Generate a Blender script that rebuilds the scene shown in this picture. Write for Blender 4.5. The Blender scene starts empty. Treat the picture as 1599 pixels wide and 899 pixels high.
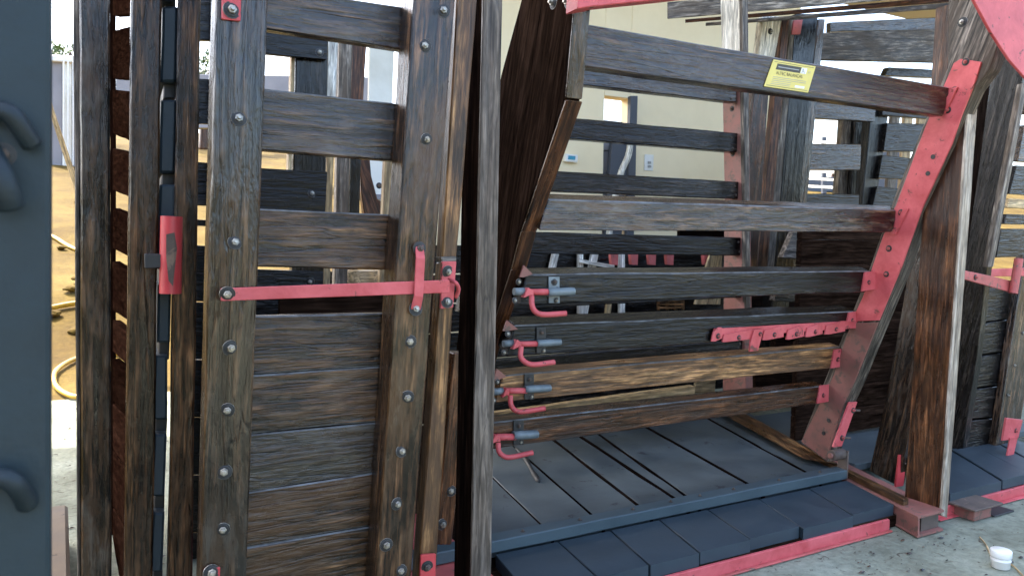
import bpy, bmesh, math, random
from mathutils import Vector, Matrix, noise
random.seed(11)
SC = bpy.context.scene
COL = SC.collection

# ------------------------------------------------------------------ camera
# world: X runs along the chute (receding to the right), Y away from the camera, Z up, metres
FPX, IMW, IMH = 1150.0, 1599.0, 899.0          # focal length in photo pixels
CAM = Vector((0, 0, 1.3))
_a = math.atan2(2170, FPX); _p = math.radians(3.5); _r = math.radians(0.55)
FW = Vector((math.cos(_a)*math.cos(_p), math.sin(_a)*math.cos(_p), -math.sin(_p)))
_R = Vector((math.sin(_a), -math.cos(_a), 0)); _U = _R.cross(FW)
RT = _R*math.cos(_r) + _U*math.sin(_r); UP = -_R*math.sin(_r) + _U*math.cos(_r)
cd = bpy.data.cameras.new('camera'); cam = bpy.data.objects.new('camera', cd); COL.objects.link(cam)
cd.sensor_fit = 'HORIZONTAL'; cd.sensor_width = 36; cd.lens = 36*FPX/IMW
cd.clip_start = 0.05; cd.clip_end = 800
cd.dof.use_dof = True; cd.dof.focus_distance = 2.5; cd.dof.aperture_fstop = 8.5
m = Matrix((RT, UP, -FW)).transposed().to_4x4(); m.translation = CAM; cam.matrix_world = m
SC.camera = cam

# ------------------------------------------------------------------ light
SUN_EL = math.radians(52); SUN_DIR = Vector((-0.55, 0.84, 0)).normalized()   # sun stands behind, to the left
w = bpy.data.worlds.new('World'); SC.world = w; w.use_nodes = True
nt = w.node_tree; bg = nt.nodes['Background']; sky = nt.nodes.new('ShaderNodeTexSky')
sky.sky_type = 'NISHITA'; sky.sun_disc = False; sky.sun_elevation = SUN_EL
sky.sun_rotation = math.atan2(SUN_DIR.x, SUN_DIR.y)
sky.air_density = 1.0; sky.dust_density = 4.5; sky.ozone_density = 1.0
nt.links.new(sky.outputs[0], bg.inputs[0]); bg.inputs[1].default_value = 0.15
sl = bpy.data.lights.new('sun', 'SUN'); sl.energy = 2.3; sl.angle = math.radians(0.5); sl.color = (1, .95, .87)
so = bpy.data.objects.new('sun', sl); COL.objects.link(so)
so.rotation_euler = Vector((SUN_DIR.x*math.cos(SUN_EL), SUN_DIR.y*math.cos(SUN_EL), math.sin(SUN_EL))).to_track_quat('Z', 'Y').to_euler()
vs = SC.view_settings; vs.view_transform = 'Standard'; vs.look = 'None'; vs.gamma = 1; vs.exposure = 2.88
SC.render.engine = 'CYCLES'
try: SC.cycles.use_denoising = True; SC.cycles.denoiser = 'OPENIMAGEDENOISE'
except Exception: pass
SC.cycles.max_bounces = 8

# ------------------------------------------------------------------ survey helpers: photo pixel -> point on a real plane
def ray(x, y): return FW*FPX + RT*(x-IMW/2) - UP*(y-IMH/2)
def onY(x, y, Y): d = ray(x, y); return CAM + d*((Y-CAM.y)/d.y)
def onX(x, y, X): d = ray(x, y); return CAM + d*((X-CAM.x)/d.x)
def onZ(x, y, Z): d = ray(x, y); return CAM + d*((Z-CAM.z)/d.z)

# ------------------------------------------------------------------ materials
MATS = {}
def newmat(name):
    mt = bpy.data.materials.new(name); mt.use_nodes = True
    nt = mt.node_tree; b = nt.nodes['Principled BSDF']; MATS[name] = mt
    return mt, nt, b
def nd(nt, t, **kw):
    n = nt.nodes.new(t)
    for k, v in kw.items(): setattr(n, k, v)
    return n
def ramp(nt, stops, fac):
    r = nd(nt, 'ShaderNodeValToRGB'); e = r.color_ramp.elements
    while len(e) < len(stops): e.new(0.5)
    for i, (p, c) in enumerate(stops):
        e[i].position = p; e[i].color = (c[0], c[1], c[2], 1) if not isinstance(c, float) else (c, c, c, 1)
    nt.links.new(fac, r.inputs[0]); return r
def noise_n(nt, vec, scale, detail=6, rough=.6, dist=0.):
    n = nd(nt, 'ShaderNodeTexNoise'); n.inputs['Scale'].default_value = scale; n.inputs['Detail'].default_value = detail
    n.inputs['Roughness'].default_value = rough; n.inputs['Distortion'].default_value = dist
    nt.links.new(vec, n.inputs['Vector']); return n
def coords(nt, scale=(1, 1, 1), rnd=True):
    tc = nd(nt, 'ShaderNodeTexCoord'); mp = nd(nt, 'ShaderNodeMapping'); mp.inputs['Scale'].default_value = scale
    if rnd:
        oi = nd(nt, 'ShaderNodeObjectInfo'); mu = nd(nt, 'ShaderNodeMath', operation='MULTIPLY'); mu.inputs[1].default_value = 37.
        nt.links.new(oi.outputs['Random'], mu.inputs[0])
        ad = nd(nt, 'ShaderNodeVectorMath', operation='ADD')
        nt.links.new(tc.outputs['Object'], ad.inputs[0]); nt.links.new(mu.outputs[0], ad.inputs[1])
        nt.links.new(ad.outputs[0], mp.inputs[0])
    else: nt.links.new(tc.outputs['Object'], mp.inputs[0])
    return mp.outputs[0]
def mixc(nt, a, b, fac, mode='MIX'):
    mx = nd(nt, 'ShaderNodeMix', data_type='RGBA', blend_type=mode)
    for i, v in ((6, a), (7, b)):
        if isinstance(v, tuple): mx.inputs[i].default_value = (*v, 1)
        else: nt.links.new(v, mx.inputs[i])
    if isinstance(fac, float): mx.inputs[0].default_value = fac
    else: nt.links.new(fac, mx.inputs[0])
    return mx.outputs[2]
def wood(name, lo, mid, hi, rough=(.28, .6), bump=.5, wear=None, spec=.5, vary=.4, film=None, film_amt=.6, con=.9):
    """grain runs along the timber's own X axis: broad figure, fibre streaks, pores, worn and filmed patches"""
    mt, nt, b = newmat(name)
    v1 = coords(nt, (.9, 16, 16)); v2 = coords(nt, (6.5, 80, 80)); v3 = coords(nt, (2.0, 6, 6)); v4 = coords(nt, (7, 26, 26)); v5 = coords(nt, (.5, 7, 7))
    g = noise_n(nt, v1, 1.5, 10, .68, 1.1); p = noise_n(nt, v2, 1.0, 2.5, .55, .6); q = noise_n(nt, v3, 1.3, 8, .66, .5); k = noise_n(nt, v4, 1.6, 3, .6, .3); h = noise_n(nt, v5, 1.7, 3, .5, .3)
    c = ramp(nt, [(.33, lo), (.5, mid), (.66, hi)], g.outputs[0]).outputs[0]
    pr = ramp(nt, [(.38, 0.05), (.5, .7), (.62, 1.9)], p.outputs[0]).outputs[0]
    c = mixc(nt, c, pr, con, 'MULTIPLY')
    kr = ramp(nt, [(.38, 0.4), (.62, 1.5)], k.outputs[0]).outputs[0]
    c = mixc(nt, c, kr, con*.9, 'MULTIPLY')
    if wear:
        wr = ramp(nt, [(.49, 0.), (.62, .85)], q.outputs[0]).outputs[0]
        c = mixc(nt, c, wear, wr)
    if film:
        fl = ramp(nt, [(.46, 0.), (.66, film_amt)], k.outputs[0]).outputs[0]
        fm = mixc(nt, fl, ramp(nt, [(.4, 0.), (.6, 1.)], q.outputs[0]).outputs[0], 1., 'MULTIPLY')
        c = mixc(nt, c, film, fm)
    ck = ramp(nt, [(.490, 1.), (.4985, .12), (.5015, .12), (.510, 1.)], h.outputs[0]).outputs[0]     # drying cracks
    c = mixc(nt, c, ck, .55, 'MULTIPLY')
    oi = nd(nt, 'ShaderNodeObjectInfo'); mr = nd(nt, 'ShaderNodeMapRange')
    mr.inputs['To Min'].default_value = 1-vary; mr.inputs['To Max'].default_value = 1+vary
    nt.links.new(oi.outputs['Random'], mr.inputs[0])
    c = mixc(nt, c, mr.outputs[0], 1., 'MULTIPLY')
    nt.links.new(c, b.inputs['Base Color'])
    rr = nd(nt, 'ShaderNodeMapRange'); rr.inputs['From Min'].default_value = .35; rr.inputs['From Max'].default_value = .65
    rr.inputs['To Min'].default_value = rough[0]; rr.inputs['To Max'].default_value = rough[1]
    nt.links.new(q.outputs[0], rr.inputs[0]); nt.links.new(rr.outputs[0], b.inputs['Roughness'])
    b.inputs['Specular IOR Level'].default_value = spec
    nrm = None
    for src, st, ds in ((g.outputs[0], bump, .010), (k.outputs[0], bump, .006), (p.outputs[0], bump, .0045), (ck, bump*.7, .003)):
        bp = nd(nt, 'ShaderNodeBump'); bp.inputs['Strength'].default_value = min(1, st); bp.inputs['Distance'].default_value = ds
        nt.links.new(src, bp.inputs['Height'])
        if nrm: nt.links.new(nrm, bp.inputs['Normal'])
        nrm = bp.outputs[0]
    nt.links.new(nrm, b.inputs['Normal'])
    return mt
wood('wood_black', (.0015, .0015, .002), (.006, .005, .005), (.026, .020, .016), (.10, .24), .55, spec=.32, vary=.5)
wood('wood_dark', (.004, .0022, .0014), (.024, .012, .0062), (.092, .050, .025), (.10, .26), .6, wear=(.055, .027, .012), spec=.65, film=(.10, .098, .084), film_amt=.45, vary=.45)
wood('wood_umber', (.006, .003, .0014), (.042, .019, .008), (.14, .070, .030), (.12, .28), .55, wear=(.070, .032, .012), spec=.45, film=(.11, .085, .058), film_amt=.35, vary=.4)
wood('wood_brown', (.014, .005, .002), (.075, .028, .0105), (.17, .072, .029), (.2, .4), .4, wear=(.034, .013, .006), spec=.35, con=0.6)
wood('wood_taupe', (.05, .034, .025), (.10, .077, .059), (.17, .138, .112), (.35, .6), .4, spec=.3, vary=.1, con=0.45)
wood('wood_near_black', (.003, .002, .002), (.008, .005, .004), (.018, .010, .007), (.35, .55), .2, spec=0., vary=.2, con=0.4)
wood('wood_tar', (.009, .005, .0035), (.020, .0115, .008), (.036, .020, .013), (.35, .55), .2, spec=0., vary=.2, con=0.4)
wood('wood_red', (.022, .008, .004), (.070, .026, .011), (.13, .052, .022), (.3, .55), .4, spec=.3, con=0.6)
wood('wood_grey', (.05, .038, .029), (.16, .13, .10), (.31, .265, .215), (.4, .7), .6, wear=(.11, .082, .058), spec=.35, con=0.7)
wood('wood_sand', (.16, .12, .085), (.30, .24, .175), (.46, .40, .33), (.4, .7), .5, vary=.15, con=0.4)
wood('wood_mahogany', (.008, .003, .002), (.014, .006, .0035), (.022, .010, .006), (.8, .9), .2, spec=0., con=0.3)
wood('wood_amber', (.040, .018, .007), (.14, .066, .025), (.29, .155, .062), (.25, .5), .4, wear=(.075, .038, .018), spec=.35, con=0.65)
wood('wood_tan', (.22, .14, .06), (.42, .29, .14), (.58, .43, .24), (.5, .7), .3, vary=.2, con=0.4)
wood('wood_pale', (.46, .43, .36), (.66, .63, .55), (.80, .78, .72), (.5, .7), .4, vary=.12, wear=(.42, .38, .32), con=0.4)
def paint(name, base, dark, rough=.45, chip=None, chip_at=.66, bump=.25, scale=9, spec=.5, metal=0.):
    mt, nt, b = newmat(name)
    v = coords(nt)
    n1 = noise_n(nt, v, scale, 8, .65, .3); n2 = noise_n(nt, v, scale*6, 5, .6)
    c = ramp(nt, [(.3, dark), (.62, base)], n1.outputs[0]).outputs[0]
    if chip:
        n3 = noise_n(nt, v, scale*2.3, 9, .7, .6)
        k = ramp(nt, [(chip_at, 0.), (chip_at+.03, 1.)], n3.outputs[0]).outputs[0]
        c = mixc(nt, c, chip, k)
    nt.links.new(c, b.inputs['Base Color']); b.inputs['Specular IOR Level'].default_value = spec; b.inputs['Metallic'].default_value = metal
    rr = nd(nt, 'ShaderNodeMapRange'); rr.inputs['To Min'].default_value = rough-.15; rr.inputs['To Max'].default_value = rough+.2
    nt.links.new(n1.outputs[0], rr.inputs[0]); nt.links.new(rr.outputs[0], b.inputs['Roughness'])
    bp = nd(nt, 'ShaderNodeBump'); bp.inputs['Strength'].default_value = bump; bp.inputs['Distance'].default_value = .002
    ad = nd(nt, 'ShaderNodeMath', operation='ADD'); nt.links.new(n1.outputs[0], ad.inputs[0]); nt.links.new(n2.outputs[0], ad.inputs[1])
    nt.links.new(ad.outputs[0], bp.inputs['Height']); nt.links.new(bp.outputs[0], b.inputs['Normal'])
    return mt
PINK = (.60, .118, .124)
paint('red_paint', PINK, (.42, .055, .058), .45, chip=(.15, .05, .042), chip_at=.61, spec=.3)
paint('red_bright', (.55, .055, .06), (.42, .035, .04), .38, chip=(.12, .07, .06), chip_at=.7)
paint('red_worn', (.48, .10, .092), (.28, .062, .05), .5, chip=(.13, .08, .06), chip_at=.58)
paint('red_rust', (.27, .10, .078), (.17, .080, .060), .6, chip=(.12, .075, .055), chip_at=.56)
paint('clay_block', (.17, .12, .075), (.11, .08, .052), .85, chip=(.07, .05, .036), chip_at=.6, bump=.8, scale=4)
paint('rust', (.12, .085, .065), (.06, .042, .033), .7, chip=(.2, .13, .09), chip_at=.6)
paint('slate_paint', (.026, .042, .054), (.016, .028, .038), .55, bump=.35, scale=5)
paint('slate_face', (.046, .072, .084), (.031, .051, .061), .5, bump=.3, scale=4)
paint('panel_paint', (.015, .027, .033), (.009, .017, .021), .5, chip=(.026, .034, .038), chip_at=.66, bump=.5, scale=7, spec=.3)
paint('hook_paint', (.011, .020, .025), (.007, .013, .017), .5, bump=.4, scale=20, spec=.3)
paint('slate_floor', (.064, .082, .088), (.026, .038, .046), .6, chip=(.016, .02, .026), chip_at=.62, bump=.6, scale=3.5)
paint('black_iron', (.02, .02, .02), (.012, .012, .012), .5)
paint('blue_steel', (.17, .205, .22), (.075, .095, .105), .4, chip=(.05, .06, .07), chip_at=.64)
paint('zinc', (.42, .40, .35), (.18, .16, .13), .35, metal=.85, scale=60)
paint('wall_paint', (.88, .745, .50), (.80, .665, .43), .8, bump=.2, scale=1.6, chip=(.60, .52, .38), chip_at=.70)
paint('wall_pale', (.78, .76, .68), (.60, .57, .48), .8, bump=.2, scale=1.6)
paint('plastic_white', (.78, .77, .73), (.68, .66, .60), .4, bump=.05)
paint('hose_yellow', (.42, .25, .012), (.30, .17, .012), .4, bump=.05)
paint('plaque_yellow', (.66, .55, .14), (.60, .48, .11), .4, bump=.05)
paint('print_dark', (.05, .045, .03), (.04, .035, .02), .5, bump=.0)
paint('print_grey', (.32, .32, .30), (.28, .28, .26), .5, bump=.0)
paint('switch_blue', (.05, .30, .42), (.04, .24, .36), .4, bump=.0)
paint('grey_panel', (.28, .27, .28), (.22, .21, .22), .8, scale=1)
paint('roof_sheet', (.32, .31, .30), (.26, .25, .24), .6, scale=1)
paint('dark_fence_paint', (.07, .08, .10), (.05, .055, .07), .6, scale=1)
def ground_mat(name, cols, scale, bump, spots=None):
    mt, nt, b = newmat(name); v = coords(nt, rnd=False)
    n1 = noise_n(nt, v, scale, 10, .65, .2); n2 = noise_n(nt, v, scale*14, 8, .7)
    c = ramp(nt, [(.28, cols[0]), (.5, cols[1]), (.72, cols[2])], n1.outputs[0]).outputs[0]
    c = mixc(nt, c, ramp(nt, [(.3, 0.55), (.6, 1.)], n2.outputs[0]).outputs[0], .8, 'MULTIPLY')
    if spots:
        n3 = noise_n(nt, v, scale*9, 4, .55, 1.2)
        c = mixc(nt, c, spots, ramp(nt, [(.62, 0.), (.70, 1.)], n3.outputs[0]).outputs[0])
    nt.links.new(c, b.inputs['Base Color']); b.inputs['Roughness'].default_value = .9; b.inputs['Specular IOR Level'].default_value = .08
    bp = nd(nt, 'ShaderNodeBump'); bp.inputs['Strength'].default_value = bump; bp.inputs['Distance'].default_value = .02
    nt.links.new(n2.outputs[0], bp.inputs['Height']); nt.links.new(bp.outputs[0], b.inputs['Normal'])
ground_mat('soil', ((.055, .032, .007), (.098, .064, .014), (.150, .105, .026)), .9, .8)
ground_mat('concrete', ((.14, .14, .10), (.27, .285, .215), (.36, .38, .30)), 1.9, .5, spots=(.075, .06, .045))
def leafmat(name, c0, c1):
    mt, nt, b = newmat(name); v = coords(nt, rnd=False); n = noise_n(nt, v, 3, 3)
    nt.links.new(ramp(nt, [(.35, c0), (.65, c1)], n.outputs[0]).outputs[0], b.inputs['Base Color']); b.inputs['Roughness'].default_value = .6
leafmat('leaf', (.05, .09, .02), (.12, .16, .04))
M = MATS

# ------------------------------------------------------------------ mesh helpers
LAST = [None]
WM = {}                                           # world matrix of every object, for parenting
def tag(o, label=None, cat=None, group=None, kind=None):
    if label: o['label'] = label
    if cat: o['category'] = cat
    if group: o['group'] = group
    if kind: o['kind'] = kind
    return o
def thing(name, loc, label, cat, group=None):
    o = bpy.data.objects.new(name, None); COL.objects.link(o); o.location = loc
    o.empty_display_size = .1; WM[o] = Matrix.Translation(Vector(loc)); return tag(o, label, cat, group)
def put(name, mesh, mat, parent=None, world=None):
    o = bpy.data.objects.new(name, mesh); COL.objects.link(o)
    world = world or Matrix.Identity(4); WM[o] = world
    if mat is not None and not mesh.materials: mesh.materials.append(M[mat])
    if parent: o.parent = parent; o.matrix_basis = WM[parent].inverted() @ world
    else: o.matrix_basis = world
    return o
def frame(o, x, zhint):
    x = x.normalized(); z = zhint - x*zhint.dot(x); z.normalize(); y = z.cross(x)
    mm = Matrix((x, y, z)).transposed().to_4x4(); mm.translation = o; return mm
def beam(name, mat, parent, A, B, seg=10, cham=.005, jit=.0014, bow=0.):
    """A, B: four corners (ring order) of the two ends of a sawn timber; chamfered, slightly uneven edges."""
    A = [Vector(p) for p in A]; B = [Vector(p) for p in B]
    ca = sum(A, Vector())/4; cb = sum(B, Vector())/4; ax = cb-ca; L = ax.length
    fr = frame((ca+cb)/2, ax, A[1]-A[0]); inv = fr.inverted()
    sd = [(random.uniform(0, 50), random.uniform(0, 50)) for _ in range(4)]
    e = min(cham/L, .1)
    ts = [0, e] + [i/seg for i in range(1, seg)] + [1-e, 1]
    vs, fs = [], []
    for k, t in enumerate(ts):
        C = []
        for i in range(4):
            p = A[i].lerp(B[i], t)
            n1 = noise.noise(Vector((t*L*3.1+sd[i][0], 0, 0))); n2 = noise.noise(Vector((0, t*L*3.1+sd[i][1], 0)))
            p = p + (A[(i+1) % 4]-A[i]).normalized()*n1*jit*2 + (A[(i-1) % 4]-A[i]).normalized()*n2*jit*2
            C.append(p)
        cen = sum(C, Vector())/4
        sh = 1.0
        for i in range(4):
            p = C[i]; pr = C[i-1]; nx = C[(i+1) % 4]
            for q in (pr, nx):
                d = (q-p); c = min(cham, d.length*.3); v = p + d.normalized()*c
                if k in (0, len(ts)-1): v = v + (cen-v).normalized()*min(cham, (cen-v).length*.4)
                vs.append(inv @ v)
    n = len(ts)
    for k in range(n-1):
        for i in range(8):
            a = k*8+i; b2 = k*8+(i+1) % 8
            fs.append((a, b2, b2+8, a+8))
    fs.append(tuple(range(7, -1, -1))); fs.append(tuple(range((n-1)*8, n*8)))
    me = bpy.data.meshes.new(name); me.from_pydata(vs, [], fs); me.update()
    bm = bmesh.new(); bm.from_mesh(me); bmesh.ops.recalc_face_normals(bm, faces=bm.faces); bm.to_mesh(me); bm.free()
    LAST[0] = put(name, me, mat, parent, fr); return LAST[0]
paint('worn_edge_highlight', (.17, .175, .18), (.02, .016, .013), .35, bump=.3, scale=14)  # pale edge tone: a painted highlight together with worn wood
def wear_highlight(o, corners=(1,)):
    me = o.data; me.materials.append(M['worn_edge_highlight']); n = (len(me.vertices)//8-1)*8
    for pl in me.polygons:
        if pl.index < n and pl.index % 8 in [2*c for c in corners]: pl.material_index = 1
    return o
def quad(name, mat, parent, P, ext, eL=0., eR=0., **kw):
    """P: TL, TR, BR, BL corners of the face one sees; ext: thickness vector; eL/eR lengthen the ends (metres)."""
    TL, TR, BR, BL = [Vector(p) for p in P]; ext = Vector(ext)
    if ((TR-TL).length+(BR-BL).length) > ((BL-TL).length+(BR-TR).length):
        u = (TR-TL).normalized(); v = (BR-BL).normalized()
        TL = TL-u*eL; BL = BL-v*eL; TR = TR+u*eR; BR = BR+v*eR
        return beam(name, mat, parent, [BL, TL, TL+ext, BL+ext], [BR, TR, TR+ext, BR+ext], **kw)
    u = (BL-TL).normalized(); v = (BR-TR).normalized()
    TL = TL-u*eL; TR = TR-v*eL; BL = BL+u*eR; BR = BR+v*eR
    return beam(name, mat, parent, [TL, TR, TR+ext, TL+ext], [BL, BR, BR+ext, BL+ext], **kw)
def yq(name, mat, parent, px, Y, t, **kw):          # face on plane y = Y, thickness t away from the camera
    return quad(name, mat, parent, [onY(x, y, Y) for x, y in px], (0, t, 0), **kw)
def prism(name, mat, parent, pts, ext, bev=.003, long=None):
    """planar outline (3-D points) with a real thickness, edges bevelled"""
    pts = [Vector(p) for p in pts]; ext = Vector(ext); cen = sum(pts, Vector())/len(pts)
    if long is None:
        best = max(((pts[i]-pts[j]) for i in range(len(pts)) for j in range(i)), key=lambda d: d.length)
    else: best = Vector(long)
    fr = frame(cen, best, ext); inv = fr.inverted()
    bm = bmesh.new()
    a = [bm.verts.new(inv @ p) for p in pts]; b = [bm.verts.new(inv @ (p+ext)) for p in pts]; n = len(pts)
    bm.faces.new(a); bm.faces.new(b[::-1])
    for i in range(n): bm.faces.new((a[i], b[i], b[(i+1) % n], a[(i+1) % n]))
    bmesh.ops.recalc_face_normals(bm, faces=bm.faces)
    if bev: bmesh.ops.bevel(bm, geom=list(bm.edges), offset=bev, segments=1, affect='EDGES', clamp_overlap=True)
    me = bpy.data.meshes.new(name); bm.to_mesh(me); bm.free()
    return put(name, me, mat, parent, fr)
def box(name, mat, parent, lo, hi, **kw):
    lo = Vector(lo); hi = Vector(hi); d = hi-lo
    k = max(range(3), key=lambda i: d[i])
    o = [(0, 1, 2), (1, 2, 0), (2, 0, 1)][k]; u = Vector(); v = Vector(); w2 = Vector()
    u[o[0]] = d[o[0]]; v[o[1]] = d[o[1]]; w2[o[2]] = d[o[2]]
    A = [lo, lo+v, lo+v+w2, lo+w2]
    return beam(name, mat, parent, A, [p+u for p in A], **kw)
def tube(name, mat, parent, pts, r, n=10, cap=True, sub=5):
    pts = [Vector(p) for p in pts]
    if len(pts) > 2 and sub > 1:                    # Catmull-Rom
        q = [pts[0]*2-pts[1]] + pts + [pts[-1]*2-pts[-2]]; out = []
        for i in range(1, len(q)-2):
            for k in range(sub):
                t = k/sub; p0, p1, p2, p3 = q[i-1:i+3]
                out.append(.5*((2*p1)+(p2-p0)*t+(2*p0-5*p1+4*p2-p3)*t*t+(3*p1-p0-3*p2+p3)*t**3))
        out.append(pts[-1]); pts = out
    fr = frame(sum(pts, Vector())/len(pts), pts[-1]-pts[0] + Vector((1e-6, 0, 0)), Vector((.13, .31, .94))); inv = fr.inverted()
    vs, fs = [], []; nz = None
    for i, p in enumerate(pts):
        t = (pts[min(i+1, len(pts)-1)]-pts[max(i-1, 0)]).normalized()
        if nz is None: nz = t.orthogonal().normalized()
        nz = (nz - t*nz.dot(t)).normalized(); b2 = t.cross(nz)
        rr = r[i*(len(r)-1)//max(1, len(pts)-1)] if isinstance(r, (list, tuple)) else r
        for k in range(n):
            a = 2*math.pi*k/n; vs.append(inv @ (p + nz*math.cos(a)*rr + b2*math.sin(a)*rr))
    for i in range(len(pts)-1):
        for k in range(n):
            a = i*n+k; c = i*n+(k+1) % n; fs.append((a, c, c+n, a+n))
    if cap: fs.append(tuple(range(n-1, -1, -1))); fs.append(tuple(range((len(pts)-1)*n, len(pts)*n)))
    me = bpy.data.meshes.new(name); me.from_pydata(vs, [], fs); me.update()
    for pl in me.polygons: pl.use_smooth = len(pl.vertices) == 4
    return put(name, me, mat, parent, fr)
def lathe(name, mat, parent, prof, world, n=28):
    vs, fs = [], []
    for r, z in prof:
        for k in range(n): a = 2*math.pi*k/n; vs.append((r*math.cos(a), r*math.sin(a), z))
    for i in range(len(prof)-1):
        for k in range(n): a = i*n+k; c = i*n+(k+1) % n; fs.append((a, c, c+n, a+n))
    fs.append(tuple(range(n-1, -1, -1))); fs.append(tuple(range((len(prof)-1)*n, len(prof)*n)))
    me = bpy.data.meshes.new(name); me.from_pydata(vs, [], fs); me.update()
    for pl in me.polygons: pl.use_smooth = len(pl.vertices) == 4
    return put(name, me, mat, parent, world)
def bolt_mesh(mat, dome=False):
    bm = bmesh.new()
    def ring(r, z, n=12, rot=0): return [bm.verts.new((r*math.cos(2*math.pi*k/n+rot), r*math.sin(2*math.pi*k/n+rot), z)) for k in range(n)]
    def skin(a, b):
        n = len(a)
        for k in range(n): bm.faces.new((a[k], a[(k+1) % n], b[(k+1) % n], b[k]))
    r0 = ring(.0145, 0); r1 = ring(.0145, .0018); r2 = ring(.0125, .0026); skin(r0, r1); skin(r1, r2); bm.faces.new(r2)
    for f in bm.faces: f.material_index = 1
    h0 = ring(.0095, .0026, 6); h1 = ring(.0095, .0075, 6); h2 = ring(.008, .009, 6); skin(h0, h1); skin(h1, h2); bm.faces.new(h2)
    s0 = ring(.0052, .009, 8); s1 = ring(.0052, .014, 8); s2 = ring(.004, .0152, 8); skin(s0, s1); skin(s1, s2); bm.faces.new(s2)
    d0 = ring(.0185, 0, 14); d1 = ring(.0180, .0007, 14); skin(d0, d1); fd = bm.faces.new(d1); fd.material_index = 1  # flat dark disc painting the shadow of a counterbore round the bolt
    me = bpy.data.meshes.new('bolt'); bmesh.ops.recalc_face_normals(bm, faces=bm.faces); bm.to_mesh(me); bm.free(); me.materials.append(M[mat]); me.materials.append(M['black_iron']); return me
BOLT = bolt_mesh('zinc'); BOLT_R = bolt_mesh('rust'); BOLT_P = bolt_mesh('red_worn')
def bolt(p, nrm, parent, me=None, s=1.):
    n = Vector(nrm).normalized(); mm = n.to_track_quat('Z', 'Y').to_matrix().to_4x4() @ Matrix.Rotation(random.uniform(0, 6), 4, 'Z') @ Matrix.Scale(s*random.uniform(.92, 1.08), 4)
    mm.translation = Vector(p); return put('bolt', me or BOLT, None, parent, mm)
def bolts_y(px, Y, parent, me=None, s=1.):
    for x, y in px: bolt(onY(x, y, Y), (random.uniform(-.16, .16), -1, random.uniform(-.16, .16)), parent, me, s)
def bolts_x(px, X, parent, me=None, s=1.):
    for x, y in px: bolt(onX(x, y, X), (-1, 0, 0), parent, me, s)

# ------------------------------------------------------------------ the setting: terrain, concrete, roof
def hill(x, y):
    t = max(0., y-7.5); z = .19*t if t < 40 else 7.6 + .02*(t-40)
    t2 = max(0., min(1., t/3)); return z*t2 + t2*.12*noise.noise(Vector((x*.5, y*.5, 0)))
def grid(name, mat, xs, ys, zf):
    vs = [(x, y, zf(x, y)) for y in ys for x in xs]; n = len(xs)
    fs = [(j*n+i, j*n+i+1, (j+1)*n+i+1, (j+1)*n+i) for j in range(len(ys)-1) for i in range(n-1)]
    me = bpy.data.meshes.new(name); me.from_pydata(vs, [], fs); me.update()
    for pl in me.polygons: pl.use_smooth = True
    return put(name, me, mat)
def rng(a, b, s):
    out = []; x = a
    while x < b-1e-6: out.append(x); x += s
    return out+[b]
tag(grid('ground', 'soil', rng(-200, -24, 22)+rng(-20, 40, .8)+rng(60, 300, 24), rng(-150, -10, 20)+rng(-6, 60, .8)+rng(70, 400, 30), lambda x, y: hill(x, y)-.012), kind='structure')
tag(grid('concrete_floor', 'concrete', rng(-1.1, 16, .3), rng(-12, 6.9, .3), lambda x, y: .004*noise.noise(Vector((x, y, 0)))), kind='structure')
roof = box('shade_roof', 'roof_sheet', None, (-5, 2.6, 5.5), (16, 8.9, 5.58), seg=4); tag(roof, kind='structure')  # unseen roof, put in and sized to shade the chute

# ------------------------------------------------------------------ foreground panel at the left edge
fp = thing('dark_panel', onY(40, 899, .72)+Vector((0, 0, -.4)), 'blurred slate-blue painted panel with curved hooks at the left edge, closest to the viewer', 'panel')
yq('board', 'panel_paint', fp, [(-160, -60), (78, -60), (77, 960), (-160, 960)], .70, .028, cham=.003, jit=.0005, eL=1.2, eR=.3)
x_ = onY(-160, 400, .70).x
box('board', 'panel_paint', fp, (x_-2.4, .70, .05), (x_-.004, .728, 2.9), cham=.003)  # unseen board, added to block light coming from the left
def hook(pxs, r):
    tube('hook', 'hook_paint', fp, [onY(x, y, .70-d) for x, y, d in pxs], r, n=14)
hook([(-30, 185, .0), (-5, 172, .012), (18, 180, .016), (36, 205, .012), (50, 226, .006)], .0076)
hook([(-28, 225, .0), (-8, 262, .02), (6, 295, .022), (14, 322, .016)], .0105)
hook([(-30, 752, .0), (-4, 744, .014), (20, 752, .018), (36, 772, .010), (42, 786, .002)], .0080)
bolt(onY(5, 241, .70), (0, -1, 0), fp, BOLT_R, .5)

# ------------------------------------------------------------------ slatted gate leaf standing edge-on, far left
g1 = thing('slatted_gate', (-.15, 2.4, 0), 'open slatted gate leaf seen end-on beside the sunlit strip, reddish slats with bright gaps', 'gate')
yq('stile', 'wood_dark', g1, [(124, -25), (171, -25), (174, 930), (127, 930)], 2.35, .07)
yq('edge_strip', 'wood_grey', g1, [(114, -25), (124, -25), (127, 930), (121, 930)], 2.38, .05, cham=.003)
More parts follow.
